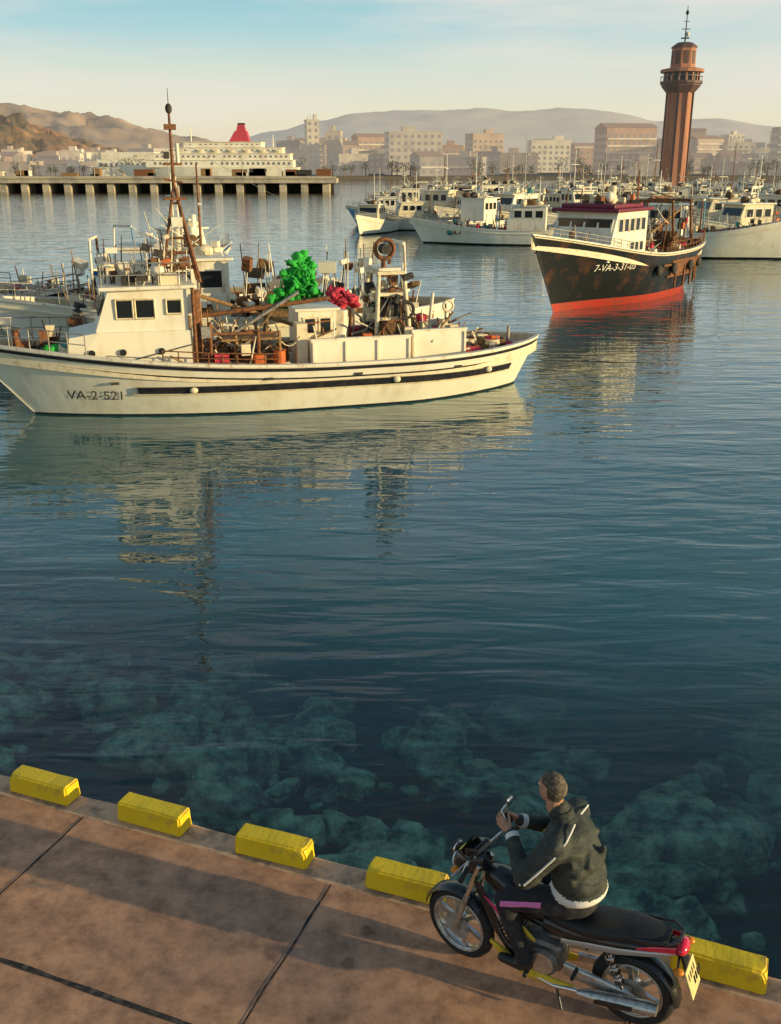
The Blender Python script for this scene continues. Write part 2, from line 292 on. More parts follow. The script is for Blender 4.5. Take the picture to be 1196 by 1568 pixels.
# ------------------------------------------------------------ boats
class Hull:
    def __init__(s,L,B,zb,zm,zs_,draft=.7,ob=1.5,os_=.5,sw=0,bul=.5,pm=.2,pb=.8,pe=2.7):
        s.L=L;s.B=B;s.zb=zb;s.zm=zm;s.z0=zs_;s.dr=draft;s.ob=ob;s.os=os_;s.sw=sw;s.bul=bul;s.pm=pm;s.pb=pb;s.pe=pe
    def sheer(s,t): return s.zm+(s.zb-s.zm)*max(0,(t-.4)/.6)**2+(s.z0-s.zm)*max(0,(.35-t)/.35)**2
    def hb(s,t):
        r=s.B/2
        if t<.32: r*=s.sw+(1-s.sw)*(1-(1-t/.32)**2.6)**.75
        if t>.5: r*=max(0,1-((t-.5)/.5)**s.pe)
        return max(r,.03)
    def pt(s,t,z,side=1):
        zs=s.sheer(t); qq=min(1,max(0.001,(z+s.dr)/(zs+s.dr)))
        p=lerp(s.pm,s.pb,sst(.5,1,t)); p=lerp(p,.5,sst(.3,0,t))
        x=-s.L/2+t*s.L+s.ob*t**7*max(-.5,z/s.zb)-s.os*(1-t)**7*max(-.5,z/s.z0)
        return Vector((x,side*s.hb(t)*qq**p,z))
    def at(s,x,z):
        a,b_=0,1
        for _ in range(30):
            t=(a+b_)/2
            if s.pt(t,z).x<x: a=t
            else: b_=t
        return t
    def build(s,mb,rows,cap,deck,inner,N=44):
        ts=[.5-.5*math.cos(math.pi*i/N) for i in range(N+1)]
        zf=[r[0] for r in rows]+[lambda t:s.sheer(t)]
        for side in(1,-1):
            for k,(f,mt) in enumerate(rows):
                sub=3 if k in(0,len(rows)//2) else 2
                rings=[]
                for t in ts:
                    za,zb_=zf[k](t),zf[k+1](t)
                    rings.append([s.pt(t,lerp(za,zb_,j/sub),side) for j in range(sub+1)])
                mb.loft(rings,mt,closed=False,caps=False)
        if s.sw>0:
            for k,(f,mt) in enumerate(rows):
                a,b_=zf[k](0),zf[k+1](0)
                for j in range(2):
                    z0,z1=lerp(a,b_,j/2),lerp(a,b_,(j+1)/2)
                    mb.add([s.pt(0,z0,1),s.pt(0,z0,-1),s.pt(0,z1,-1),s.pt(0,z1,1)],[(0,1,2,3)],mt)
        dk=[]
        for t in ts:
            zs=s.sheer(t); zd=zs-s.bul; P=s.pt(t,zs); y=max(.0,P.y-.12); dk.append((P.x,y,zs,zd))
        for side in(1,-1):
            mb.loft([[(x,side*y,zs),(x,side*y,zd)] for x,y,zs,zd in dk],inner,closed=False,caps=False)
            rg=[]
            for t in ts:
                zs=s.sheer(t);P=s.pt(t,zs); y0=max(0,P.y-.14); y1=P.y+.05
                rg.append([(P.x,side*y0,zs-.01),(P.x,side*y1,zs-.01),(P.x,side*y1,zs+.06),(P.x,side*y0,zs+.06)])
            mb.loft(rg,cap,smooth=False)
        mb.loft([[(x,y,zd),(x,-y,zd)] for x,y,zs,zd in dk],deck,closed=False,caps=False,smooth=False)
    def strake(s,mb,t0,t1,zf,hh,th,mt,N=30):
        for side in(1,-1):
            rg=[]
            for i in range(N+1):
                t=lerp(t0,t1,i/N); z=zf(t); a=s.pt(t,z,side); b_=s.pt(t,z+hh,side)
                rg.append([a,a+Vector((0,side*th,0)),b_+Vector((0,side*th,0)),b_])
            mb.loft(rg,mt,smooth=False)
    def text(s,mb,txt,x0,z0,size,mt,slope=0):
        c=bpy.data.curves.new('t','FONT'); c.body=txt; c.size=size; o=bpy.data.objects.new('t',c); scene.collection.objects.link(o)
        bpy.context.view_layer.update(); dg=bpy.context.evaluated_depsgraph_get(); me=bpy.data.meshes.new_from_object(o.evaluated_get(dg))
        vs=[]
        for v in me.vertices:
            x=x0-v.co.x; z=z0+v.co.y+slope*v.co.x; P=s.pt(s.at(x,z),z); vs.append((x,P.y+.02,z))
        mb.add(vs,[list(p_.vertices) for p_ in me.polygons],mt); bpy.data.objects.remove(o)
def windows(mb,x0,x1,y,z0,z1,nw,axis='y',sgn=1,frame=None,fix=0):
    wd=(x1-x0)/nw
    for i in range(nw):
        a=x0+wd*(i+.12); b_=x0+wd*(i+.88)
        if axis=='y':
            mb.bb((a,y-.02*sgn,z0),(b_,y+.012*sgn,z1),GLASS)
            for zz in(z0,z1): mb.bb((a-.04,y-.015*sgn,zz-.025),(b_+.04,y+.035*sgn,zz+.025),frame)
            for xx in(a,b_): mb.bb((xx-.025,y-.015*sgn,z0+.026),(xx+.025,y+.033*sgn,z1-.026),frame)
        else:
            mb.bb((fix-.02*sgn,a,z0),(fix+.012*sgn,b_,z1),GLASS)
            for zz in(z0,z1): mb.bb((fix-.015*sgn,a-.04,zz-.025),(fix+.035*sgn,b_+.04,zz+.025),frame)
            for xx in(a,b_): mb.bb((fix-.015*sgn,xx-.025,z0+.026),(fix+.033*sgn,xx+.025,z1-.026),frame)
def clutter(mb,x0,x1,y0,y1,z,nn,rnd,mats=None,hmax=1.3):
    mats=mats or [WHITE2,CREAM,DARK,RUST,NETB,STEEL,WOOD,ORANGE,NETT,CREAM,NETR,WHITE2]
    for i in range(nn):
        x=rnd.uniform(x0,x1);y=rnd.uniform(y0,y1);mt=rnd.choice(mats);k=rnd.random()
        if k<.3:
            a,b_,c=rnd.uniform(.2,.7),rnd.uniform(.2,.6),rnd.uniform(.15,.6)*hmax*.7; mb.box((x,y,z+c/2),(a,b_,c),mt,rot=(0,0,rnd.uniform(0,3)))
            if rnd.random()<.5: mb.box((x,y,z+c+.12),(a*.8,b_*.8,.22),rnd.choice(mats),rot=(0,0,rnd.uniform(0,3)))
        elif k<.38: mb.cyl((x,y,z),(x,y,z+rnd.uniform(.4,.9)),.17,.17,mt,10)
        elif k<.66: mb.ell((x,y,z+.15),(rnd.uniform(.2,.5),rnd.uniform(.18,.4),rnd.uniform(.12,.35)),rnd.choice([NETB,NETT,CREAM,DARK,NETB,CREAM]),10,6,jit=.22,rnd=rnd)
        elif k<.85:
            hh=rnd.uniform(.8,2.0)*hmax*.75; mb.cyl((x,y,z),(x+rnd.uniform(-.4,.4),y+rnd.uniform(-.2,.2),z+hh),.03,.02,rnd.choice([STEEL,RUST,WOOD,WHITE2,DARK]),6)
            if rnd.random()<.4: mb.box((x,y,z+hh*.7),(.25,.2,.3),rnd.choice(mats))
        else:
            x2=x+rnd.uniform(-1.1,1.1); mb.cyl((x,y,z+rnd.uniform(.2,1.0)),(x2,y+rnd.uniform(-.5,.5),z+rnd.uniform(.2,1.2)),.03,.03,rnd.choice([STEEL,RUST,WOOD,WHITE2]),6)
def rails(mb,hull,t0,t1,hh,mt,nn=10,sides=(1,-1),r=.018):
    for sd_ in sides:
        pr=None
        for i in range(nn+1):
            t=lerp(t0,t1,i/nn); P=hull.pt(t,hull.sheer(t),sd_)+Vector((0,-.05*sd_,.05)); Q=P+Vector((0,0,hh))
            mb.cyl(P,Q,r,r,mt,5)
            if pr: mb.cyl(pr,Q,r,r,mt,5); mb.cyl(pr-Vector((0,0,hh*.5)),Q-Vector((0,0,hh*.5)),r*.8,r*.8,mt,5)
            pr=Q
def mastlat(mb,x,y,z0,z1,z2,mt,sp=.45):
    feet=[(x-sp,y-.35,z0),(x-sp,y+.35,z0),(x+sp,y,z0)]; top=Vector((x,y,z1))
    for f in feet: mb.cyl(f,top,.05,.04,mt,6)
    for k in(.15,.3,.45,.6,.8):
        ps=[Vector(f).lerp(top,k) for f in feet]
        for a in range(3): mb.cyl(ps[a],ps[(a+1)%3],.028,.028,mt,5)
    mb.cyl(top,(x,y,z2),.05,.03,mt,6)
    mb.box((x,y,lerp(z1,z2,.25)),(.5,.1,.06),mt); mb.cyl((x-.25,y,z1),(x+.25,y,z1+.1),.03,.03,mt,5)
def coil(mb,c,r,mt,k=3):
    for i in range(k): mb.torus((c[0],c[1],c[2]+i*.05),(0,0,1),r*(1-.08*i),.03,mt,16,5)
def sag(mb,a,b_,dz,r,mt,n_=8):
    a=Vector(a);b_=Vector(b_); mb.tube([a.lerp(b_,i/n_)-Vector((0,0,dz*4*(i/n_)*(1-i/n_))) for i in range(n_+1)],r,mt,4)
# ---- white foreground boat
rnd=random.Random(11)
root=empty('white_fishing_boat',(-2.95,28.45,WZ),R(197))
H=Hull(14.3,4.5,2.05,1.3,1.42,draft=.6,ob=1.7,os_=.75,bul=.45,pm=.22,pb=.55,pe=4.0)
mb=MB()
H.build(mb,[(lambda t:-.6,NAVY),(lambda t:.05,WHITE),(lambda t:H.sheer(t)-.30,WHITE)],WHITE2,WOOD,CREAM)
H.strake(mb,.003,.997,lambda t:H.sheer(t)-.13,.085,.05,NAVY,60)
H.strake(mb,.003,.997,lambda t:H.sheer(t)-.36,.04,.03,NAVY,60)
H.strake(mb,.06,.80,lambda t:lerp(.64,.74,t),.18,.09,NAVY,40)
H.strake(mb,.05,.81,lambda t:lerp(.64,.74,t)-.06,.05,.06,CREAM,40)
H.text(mb,"VA-2-521",6.25,.52,.38,DARK,-.0)
for xx in(3.0,-2.6,-5.6): P=H.pt(H.at(xx,.78),.8); mb.ell((xx,P.y+.11,.80),(.11,.07,.09),CREAM)
for xx in(5.0,1.0,-1.5,-4.5):
    P=H.pt(H.at(xx,1.1),1.1); mb.box((xx,P.y+.0,1.02),(.22,.03,.07),DARK)
mb.obj('hull',root)
mb=MB(); D=.85
mb.loft([[(2.9,s_*1.3,D),(6.2,s_*.95,D+.1),(6.05,s_*.92,2.15),(5.3,s_*1.05,2.28),(2.9,s_*1.27,2.28)] for s_ in(-1,1)],WHITE,smooth=False)
mb.loft([[(2.95,s_*1.2,2.283),(5.35,s_*1.0,2.283),(4.95,s_*1.0,3.36),(2.95,s_*1.2,3.36)] for s_ in(-1,1)],WHITE,smooth=False)
mb.bevbox((3.95,0,3.42),(2.5,2.6,.1),WHITE2,.03)
def wpane(x0,x1,z0,z1):
    for s_ in(-1,1):
        f=lambda x: lerp(1.2,1.0,(x-2.95)/2.2)
        P=[(x0,s_*(f(x0)+.012),z0),(x1,s_*(f(x1)+.012),z0),(x1,s_*(f(x1)+.012),z1),(x0,s_*(f(x0)+.012),z1)]
        mb.add(P,[(0,1,2,3)],GLASS)
        for a,b_ in((0,1),(1,2),(2,3),(3,0)): mb.cyl(Vector(P[a])+Vector((0,s_*.01,0)),Vector(P[b_])+Vector((0,s_*.01,0)),.028,.028,CREAM,4,smooth=False)
wpane(3.8,4.3,2.62,3.12); wpane(4.36,4.8,2.62,3.12); wpane(3.1,3.5,2.72,3.1)
for k in range(4): a=-.88+k*.45; mb.box((5.17,a+.2,2.92),(.03,.36,.48),GLASS,rot=(0,-.36,0))
mb.bb((3.02,.7,.9),(2.87,1.15,2.6),WOOD)
mb.cyl((2.8,1.3,D),(2.8,1.3,3.4),.05,.05,RUST,6); mb.cyl((2.7,1.0,D),(2.7,1.0,3.3),.12,.12,RUST,8); mb.cyl((2.6,.6,D),(2.6,.6,2.9),.09,.09,WOOD,8)
mb.tube([(6.1,.98,1.5),(4.4,1.17,1.55),(2.9,1.31,1.9)],.015,DARK)
for x_ in (3.7,4.7,5.5): mb.cyl((x_,lerp(1.27,1.0,(x_-2.9)/3.2),1.75),(x_,lerp(1.3,1.03,(x_-2.9)/3.2)+.015,1.75),.09,.09,GLASS,10)
for x_ in(5.7,5.0,4.2): mb.torus((x_+.2,lerp(1.3,1.02,(x_-2.7)/3.2)+.03,1.35),(0,1,0),.16,.04,ORANGE if x_==5.0 else NETB,14,6)
mb.cyl((4.9,.2,3.45),(4.9,.2,3.9),.05,.05,WHITE2); mb.bevbox((4.9,.2,3.98),(.2,1.1,.12),WHITE,.03)
mb.bevbox((4.2,-.6,3.72),(.9,.6,.5),WHITE2,.06); mb.ell((3.6,.6,3.8),(.22,.22,.26),WHITE); mb.cyl((3.6,.6,3.45),(3.6,.6,3.7),.08,.08,WHITE2)
for i in range(50):
    x_=rnd.uniform(2.8,5.1);y_=rnd.uniform(-1.1,1.1); hh=rnd.uniform(.3,1.7)*rnd.uniform(.5,1); mb.cyl((x_,y_,3.45),(x_+rnd.uniform(-.2,.2),y_,3.45+hh),.022,.012,rnd.choice([WHITE2,STEEL,RUST,DARK,CREAM]),5)
    if rnd.random()<.6: mb.box((x_,y_,3.45+hh*rnd.uniform(.3,.9)),(rnd.uniform(.1,.35),.15,rnd.uniform(.08,.26)),rnd.choice([WHITE2,DARK,CREAM,ORANGE,WHITE,RUST,NETB]),rot=(0,rnd.uniform(-.4,.4),0))
mb.box((3.4,.95,3.62),(.5,.3,.3),CREAM); mb.box((4.4,.8,3.6),(.35,.35,.24),DARK)
for zz in(3.75,4.05): mb.tube([(5.1,1.1,zz),(2.8,1.25,zz),(2.8,-1.25,zz)],.015,STEEL)
for x_ in(5.1,4.4,3.6,2.8): mb.cyl((x_,1.15,3.45),(x_,1.15,4.05),.015,.015,STEEL,5)
mb.obj('wheelhouse',root)
mb=MB(); mx_=2.95; mastlat(mb,mx_,-.2,3.4,6.0,7.9,RUST,.5); mb.ell((mx_,-.2,7.85),(.09,.09,.13),DARK); mb.box((mx_,-.2,7.4),(.3,.24,.14),RUST); mb.cyl((mx_,-.2,7.9),(mx_,-.2,8.35),.012,.008,DARK,5)
mb.box((mx_,-.2,5.6),(.6,.4,.06),RUST); mb.cyl((mx_-.15,-.2,6.5),(mx_-.15,-.2,7.0),.05,.05,WHITE2); mb.box((mx_+.15,-.1,6.7),(.14,.14,.18),DARK); mb.box((mx_,-.1,5.0),(.3,.2,.25),WHITE2)
sag(mb,(mx_,-.2,7.2),(-3.1,-.2,4.2),.2,.005,STEEL)
mb.tube([(2.6,.3,2.5),(-1.1,.6,2.9)],.07,RUST); mb.tube([(2.7,.4,1.4),(-.2,.6,3.1)],.05,STEEL); mb.tube([(2.5,-.4,3.0),(-.9,-.4,1.8)],.06,WOOD)
mb.obj('mast',root)
mb=MB()
clutter(mb,.3,2.7,-1.3,1.5,D,140,rnd,[NETB,RUST,WOOD,DARK,ORANGE,RUST,WOOD,CREAM,STEEL,NETB,NETR,NETB],1.3)
for x_,y_ in((2.4,1.3),(1.7,1.1),(1.1,1.3),(.5,1.2)): mb.cyl((x_,y_,D),(x_,y_,D+rnd.uniform(1.2,2.0)),.05,.05,rnd.choice([RUST,WOOD,CREAM]),6)
mb.tube([(2.4,1.3,D+1.3),(.5,1.2,D+1.25)],.04,RUST); mb.box((1.3,.9,D+1.1),(1.6,.7,.06),WOOD)
mb.bevbox((1.1,1.3,D+.45),(.32,.4,.5),ORANGE,.04)
for i in range(20):
    x_=rnd.uniform(.2,2.7); sag(mb,(x_,rnd.uniform(-.8,1.2),rnd.uniform(1.8,2.8)),(x_+rnd.uniform(-1.2,1.2),rnd.uniform(-.8,1.3),rnd.uniform(1.2,2)),rnd.uniform(.05,.3),.018,rnd.choice([WOOD,DARK,RUST,CREAM]),6)
def panel(x0,x1,y0,y1,z1,mt=WHITE):
    mb.bb((x0,y1-.08,D),(x1,y1,z1),mt); mb.bb((x0,y0,D),(x1,y0+.08,z1-.03),mt); mb.bb((x0-.0,y0+.081,D),(x0+.08,y1-.081,z1-.01),mt); mb.bb((x1-.08,y0+.081,D),(x1,y1-.081,z1-.02),mt)
    k=int((x1-x0)/.9)
    for i in range(k+1):
        xx=lerp(x0+.05,x1-.05,i/max(1,k)); mb.bb((xx-.03,y1+.001,D),(xx+.03,y1+.05,z1-.05),WHITE2)
    mb.bb((x0-.03,y1-.1,z1),(x1+.03,y1+.03,z1+.05),WHITE2)
panel(-3.25,-.35,-1.2,1.45,1.85); panel(-5.0,-3.35,-1.1,1.3,1.95)
clutter(mb,-5,-.6,-1.0,1.1,1.25,100,rnd,None,.85)
mb.bb((-.2,-.9,D),(-1.3,.5,2.55),WHITE2); mb.bb((-.1,-1,2.55),(-1.4,.6,2.62),WHITE); windows(mb,-1.2,-.3,.5,1.9,2.35,2,'y',1,CREAM)
mb.bb((.0,.7,D),(-.3,1.2,2.3),CREAM); mb.cyl((-1.5,.2,D),(-1.5,.2,2.5),.22,.22,WHITE2,12)
for sx_ in(-2.35,-3.5):
    for sy in(-.7,.9): mb.cyl((sx_,sy,D),(lerp(sx_,-2.9,.35),sy*.7,3.5),.075,.06,CREAM,8)
for zz in(2.2,2.9,3.5): mb.bb((-3.3,-.6,zz),(-2.5,.7,zz+.09),CREAM)
mb.bb((-3.2,-.5,3.6),(-2.55,.65,3.68),WHITE2); mb.torus((-2.75,.5,4.2),(0.1,1,0),.27,.06,RUST,20,8); mb.cyl((-2.75,.3,4.2),(-2.75,.7,4.2),.14,.14,DARK,12); mb.cyl((-2.75,.4,3.6),(-2.75,.4,3.95),.08,.06,RUST)
mb.bevbox((-2.9,.2,2.55),(.6,.7,.5),DARK,.05); mb.cyl((-2.9,1.0,1.9),(-2.9,-.6,1.9),.32,.32,NETB,14); mb.torus((-2.9,1.0,1.9),(0,1,0),.36,.04,RUST,18,6); mb.torus((-3.3,.8,2.5),(0,1,0),.24,.05,DARK,18,6)
for i in range(30): sag(mb,(-2.9+rnd.uniform(-.5,.5),rnd.uniform(-.5,.9),rnd.uniform(2.6,3.5)),(-2.9+rnd.uniform(-1.2,.9),rnd.uniform(-.8,1),rnd.uniform(1.3,2.4)),rnd.uniform(-.1,.3),.022,rnd.choice([DARK,RUST,WOOD,STEEL,NETB]),5)
for i in range(20): mb.box((-2.9+rnd.uniform(-.5,.5),rnd.uniform(-.4,.9),rnd.uniform(2.0,3.6)),(rnd.uniform(.1,.35),.2,rnd.uniform(.1,.3)),rnd.choice([DARK,RUST,CREAM,NETB]),rot=(0,rnd.uniform(-.5,.5),0))
mb.cyl((-4.1,.3,D),(-4.3,.3,2.9),.07,.05,WHITE2); mb.cyl((-4.9,-.2,1),(-4.9,-.2,2.5),.04,.04,STEEL); mb.torus((-4.9,0,2.45),(0,1,0),.16,.04,CREAM,14,6)
for i in range(34): 
    x_=rnd.uniform(-6.7,-5.2); wy=.9*(1-max(0,(-x_-5.6))/2.2); mb.ell((x_,rnd.uniform(-wy,wy),D+.25+rnd.uniform(0,.2)),(rnd.uniform(.2,.4),rnd.uniform(.15,.3),rnd.uniform(.12,.26)),rnd.choice([NETR,NETB,DARK,NETB,CREAM,NETB]),10,7,jit=.25,rnd=rnd)
clutter(mb,-6.3,-5.2,-.6,.6,D+.2,22,rnd,None,.5)
for i in range(7): coil(mb,(rnd.uniform(-6.4,-5),rnd.uniform(-.5,.6),D+.5),rnd.uniform(.15,.28),rnd.choice([CREAM,NETB,ORANGE,NETR]))
mb.cyl((-6.9,0,D),(-6.9,0,1.75),.05,.05,STEEL)
for i in range(16): mb.ell((rnd.uniform(6.0,6.9),rnd.uniform(-.1,.6),1.55+rnd.uniform(-.1,.3)),(rnd.uniform(.18,.34),rnd.uniform(.16,.26),rnd.uniform(.12,.26)),rnd.choice([NETT,NETT,NETG,CREAM]),10,7,jit=.25,rnd=rnd)
clutter(mb,6.3,7.3,-.3,.4,1.5,16,rnd,[WHITE2,CREAM,DARK,RUST,STEEL],.8); rails(mb,H,.86,.995,.55,STEEL,6)
mb.cyl((7.4,.15,1.6),(7.4,.15,2.3),.09,.09,RUST); mb.cyl((7.4,-.15,1.6),(7.4,-.15,2.3),.09,.09,RUST)
rails(mb,H,.55,.75,.3,RUST,8,(1,))
mb.obj('deck_gear',root)
# ---- black boat
rnd=random.Random(5)
root=empty('black_fishing_boat',(11.7,51.3,WZ),math.atan2(-.791,-.612))
H=Hull(13.6,4.8,3.55,2.25,2.55,draft=.8,ob=2.3,os_=.5,sw=.6,bul=.6,pm=.16,pb=.85)
mb=MB(); H.build(mb,[(lambda t:-.8,REDP),(lambda t:.38,BLACK),(lambda t:H.sheer(t)-.5,BLACK)],WHITE2,WOOD,CREAM)
H.strake(mb,.003,.5,lambda t:H.sheer(t)-.62,.1,.07,RUST,40); H.strake(mb,.003,.997,lambda t:H.sheer(t)-.1,.06,.04,CREAM,60)
H.strake(mb,.0,.45,lambda t:1.05,.1,.07,RUST,30); H.strake(mb,.02,.42,lambda t:1.16,.72,.03,RUST,30)
for t_ in(.06,.14,.22,.3,.38): 
    P=H.pt(t_,1.2); mb.cyl(P+Vector((0,.06,-.7)),P+Vector((0,.09,.75)),.06,.06,RUST,6)
for t_ in(.1,.26,.42,.55): P=H.pt(t_,1.3); mb.ell(P+Vector((0,.2,.2)),(.28,.14,.28),DARK,10,8)
H.text(mb,"7-VA-3-31-03",5.2,1.75,.46,WHITE,0)
mb.obj('hull',root)
mb=MB(); D=1.9
mb.loft([[(.6,yy,D),(4.7,yy,D+.25),(4.4,yy,3.2),(3.9,yy,4.35),(.6,yy,4.35)] for yy in(-1.55,1.55)],WHITE,smooth=False)
mb.bevbox((2.3,0,4.43),(4.0,3.5,.16),MAROON,.05); mb.bevbox((2.4,0,4.6),(3.2,2.8,.2),MAROON,.06)
windows(mb,.8,3.9,1.55,3.45,4.05,5,'y',1,WHITE2); windows(mb,.9,2.5,1.55,2.5,2.95,3,'y',1,WHITE2)
mb.bb((4.12,-1.4,3.5),(4.2,1.4,4.05),GLASS)
for yy in(-1.4,-.7,0,.7,1.4): mb.box((4.2,yy,3.75),(.1,.09,.62),WHITE2,rot=(0,-.35,0))
for x_,z_ in((2.9,6.9),(1.6,6.0),(3.5,5.8),(.9,5.6)): mb.cyl((x_,rnd.uniform(-.8,.8),4.6),(x_,rnd.uniform(-.5,.5),z_),.035,.02,STEEL,6)
mb.ell((3,.6,5),(.22,.22,.25),WHITE); mb.bevbox((1.6,-.5,4.95),(.2,1.2,.14),WHITE,.03); clutter(mb,.8,3.6,-1.2,1.2,4.68,14,rnd,None,.5)
mb.cyl((1.5,1.1,4.7),(1.5,1.1,5.1),.12,.12,ORANGE); mb.obj('wheelhouse',root)
mb=MB(); clutter(mb,-6,.4,-1.7,1.7,1.7,240,rnd,[NETB,RUST,WOOD,DARK,ORANGE,CREAM,STEEL,WHITE2,NETR,WHITE2],1.9)
clutter(mb,4.6,6.6,-.7,.7,2.35,36,rnd,None,1.0); rails(mb,H,.72,.97,.35,STEEL,9,(1,-1),.018)
mastlat(mb,-1.5,0,1.8,5.0,6.2,RUST,.5)
for x_ in(-3.2,-5.6):
    for yy in(-1.5,1.5): mb.cyl((x_,yy,1.8),(x_,yy*.8,4.6),.08,.07,RUST,8)
    mb.bb((x_-.06,-1.25,4.55),(x_+.06,1.25,4.7),RUST)
mb.bb((-5.6,-.06,4.75),(-3.2,.06,4.86),RUST); sag(mb,(-1.5,0,5.6),(-5.6,1.0,4.7),.2,.03,DARK); mb.tube([(.4,.9,2.6),(-4.8,1.1,4.3)],.06,WOOD); sag(mb,(-1.5,0,5.8),(4.2,0,4.7),.2,.015,DARK)
for i in range(24): sag(mb,(rnd.uniform(-6,0),rnd.uniform(-1,1.3),rnd.uniform(3,4.8)),(rnd.uniform(-6,0),rnd.uniform(-1,1.5),rnd.uniform(2,3.6)),rnd.uniform(0,.4),.03,rnd.choice([WOOD,DARK,RUST,CREAM]),5)
mb.torus((-4.6,1.2,3.4),(0,1,0),.34,.07,DARK,18,6); mb.cyl((-4.3,-1,2.6),(-4.3,1.2,2.6),.5,.5,NETB,14)
rails(mb,H,.02,.45,.5,RUST,12,(1,-1),.025)
mb.obj('deck_gear',root)
# ---- generic boats
def gboat(seed,L=11,B=3.6,hm=WHITE,bot=REDP,trim=BLUEP,house=WHITE,fwd=True,dense=40,mastz=6,zb=2.2,zm=1.2,neat=False):
    rnd=random.Random(seed); mb=MB(); H=Hull(L,B,zb,zm,zm+.15,draft=.5,ob=1.3,os_=.4,sw=rnd.choice([0,.55]),bul=.4,pm=.22,pb=.8)
    H.build(mb,[(lambda t:-.5,bot),(lambda t:.12,hm),(lambda t:H.sheer(t)-.25,trim)],WHITE2,WOOD,CREAM,N=26)
    H.strake(mb,.01,.99,lambda t:H.sheer(t)-.3,.06,.05,WHITE2,26)
    c=L*.17 if fwd else -L*.18; D=zm-.35; hw=B*.3; ln=L*.25
    mb.loft([[(c-ln/2,yy,D),(c+ln/2,yy,D),(c+ln/2-.1,yy,D+1.2),(c+ln/2-.45,yy,D+2.25),(c-ln/2,yy,D+2.25)] for yy in(-hw,hw)],house,smooth=False)
    mb.bevbox((c-.1,0,D+2.3),(ln+.1,hw*2+.3,.1),rnd.choice([WHITE2,trim,WHITE]),.03)
    for sg in(1,-1): windows(mb,c-ln/2+.1,c+ln/2-.5,sg*hw,D+1.35,D+1.95,3,'y',sg,WHITE2)
    mb.box((c+ln/2-.26,0,D+1.72),(.06,hw*1.7,.55),GLASS,rot=(0,-.32,0))
    mb.cyl((c-ln*.3,0,D+2.3),(c-ln*.3,0,mastz),.05,.03,rnd.choice([WHITE2,STEEL,RUST]),6); mb.box((c-ln*.3,0,mastz*.8),(.1,.8,.06),WHITE2); mb.bevbox((c+.2,0,D+2.75),(.2,.9,.14),WHITE,.03)
    for i in range(7): mb.cyl((c+rnd.uniform(-ln/2,ln/3),rnd.uniform(-hw,hw),D+2.3),(c+rnd.uniform(-ln/2,ln/3),rnd.uniform(-hw,hw),D+2.3+rnd.uniform(.4,1.5)),.025,.015,rnd.choice([WHITE2,STEEL]),5)
    a0,a1=(-L*.43,c-ln/2) if fwd else (c+ln/2,L*.35)
    clutter(mb,a0,a1,-B*.33,B*.33,D,dense,rnd,None if not neat else [WHITE2,CREAM,STEEL,BLUEL,WHITE],1.2)
    clutter(mb,c-ln/2,c+ln/4,-hw,hw,D+2.36,6,rnd,[WHITE2,CREAM,WHITE,CREAM,DARK],.4)
    xg=a0+.8
    for yy in(-B*.3,B*.3): mb.cyl((xg,yy,D),(xg,yy*.7,D+2.6),.06,.05,rnd.choice([WHITE2,RUST,BLUEL]),6)
    mb.bb((xg-.05,-B*.21,D+2.6),(xg+.05,B*.21,D+2.7),WHITE2)
    rails(mb,H,.78,.99,.45,STEEL,6)
    return mb
bmb=gboat(21,15,4.4,WHITE,NAVY,WHITE,WHITE2,True,150,6.5,2.3,1.5)
rnd=random.Random(8)
for i in range(170):
    x_=rnd.uniform(-6,6.5); y_=rnd.uniform(-1.4,1.4); hh=rnd.uniform(1.0,3.3)*rnd.uniform(.5,1); bmb.cyl((x_,y_,1.1),(x_+rnd.uniform(-.35,.35),y_,1.1+hh),.03,.018,rnd.choice([WHITE2,RUST,STEEL,CREAM,WOOD,DARK,WHITE]),5)
    if rnd.random()<.85: bmb.box((x_,y_,1.1+hh*rnd.uniform(.3,.9)),(rnd.uniform(.15,.8),.3,rnd.uniform(.1,.45)),rnd.choice([WHITE2,CREAM,WHITE,DARK,RUST,WHITE,NETB,WHITE2]),rot=(rnd.uniform(-.3,.3),rnd.uniform(-.4,.4),rnd.uniform(0,3)))
o=bmb.obj('fishing_boat',None,(-5.2,35.5,WZ),R(196))
o=gboat(22,13,4,WHITE2,NAVY,NAVY,WHITE2,False,110,6,2.2,1.4).obj('fishing_boat',None,(-11.8,40.5,WZ),R(187))
o=gboat(23,12,4,WHITE,BLACK,NAVY,WHITE2,True,80,6,2.2,1.3).obj('fishing_boat',None,(-18.2,34.5,WZ),R(20))
o=gboat(24,9,3,WHITE,NAVY,BLUEP,WHITE,True,30,6,2.0,1.1,True).obj('fishing_boat',None,(-12.5,56,WZ),R(60))
mb=MB(); rnd=random.Random(3)
def netheap(c,rad,hh,mt,nn,rnd):
    for i in range(nn):
        k=rnd.random(); a=rnd.uniform(0,6.28); rr=rad*math.sqrt(1-k*k)*rnd.uniform(.2,1)*(1+.35*math.sin(a*3+c[0]*5))
        mb.ell((c[0]+rr*math.cos(a)+.4*k,c[1]+rr*math.sin(a)*.7,c[2]+hh*k*(1+.2*math.sin(a*2))),(rnd.uniform(.06,.24),rnd.uniform(.1,.22),rnd.uniform(.03,.13)),mt,9,6,rot=(rnd.uniform(-.5,.5),rnd.uniform(-1.3,1.3),rnd.uniform(0,3)),jit=.35,rnd=rnd)
netheap((-3.3,33.2,1.0),.75,1.45,NETG,200,rnd); netheap((-1.95,33.0,1.0),.6,.5,NETR,80,rnd)
mb.bb((-4.2,32.4,.75),(-1.2,34.0,.95),WOOD)
for x_ in(-4.1,-2.7,-1.3): 
    for y_ in(32.5,33.9): mb.cyl((x_,y_,-1.6),(x_,y_,.8),.07,.07,WOOD,6)
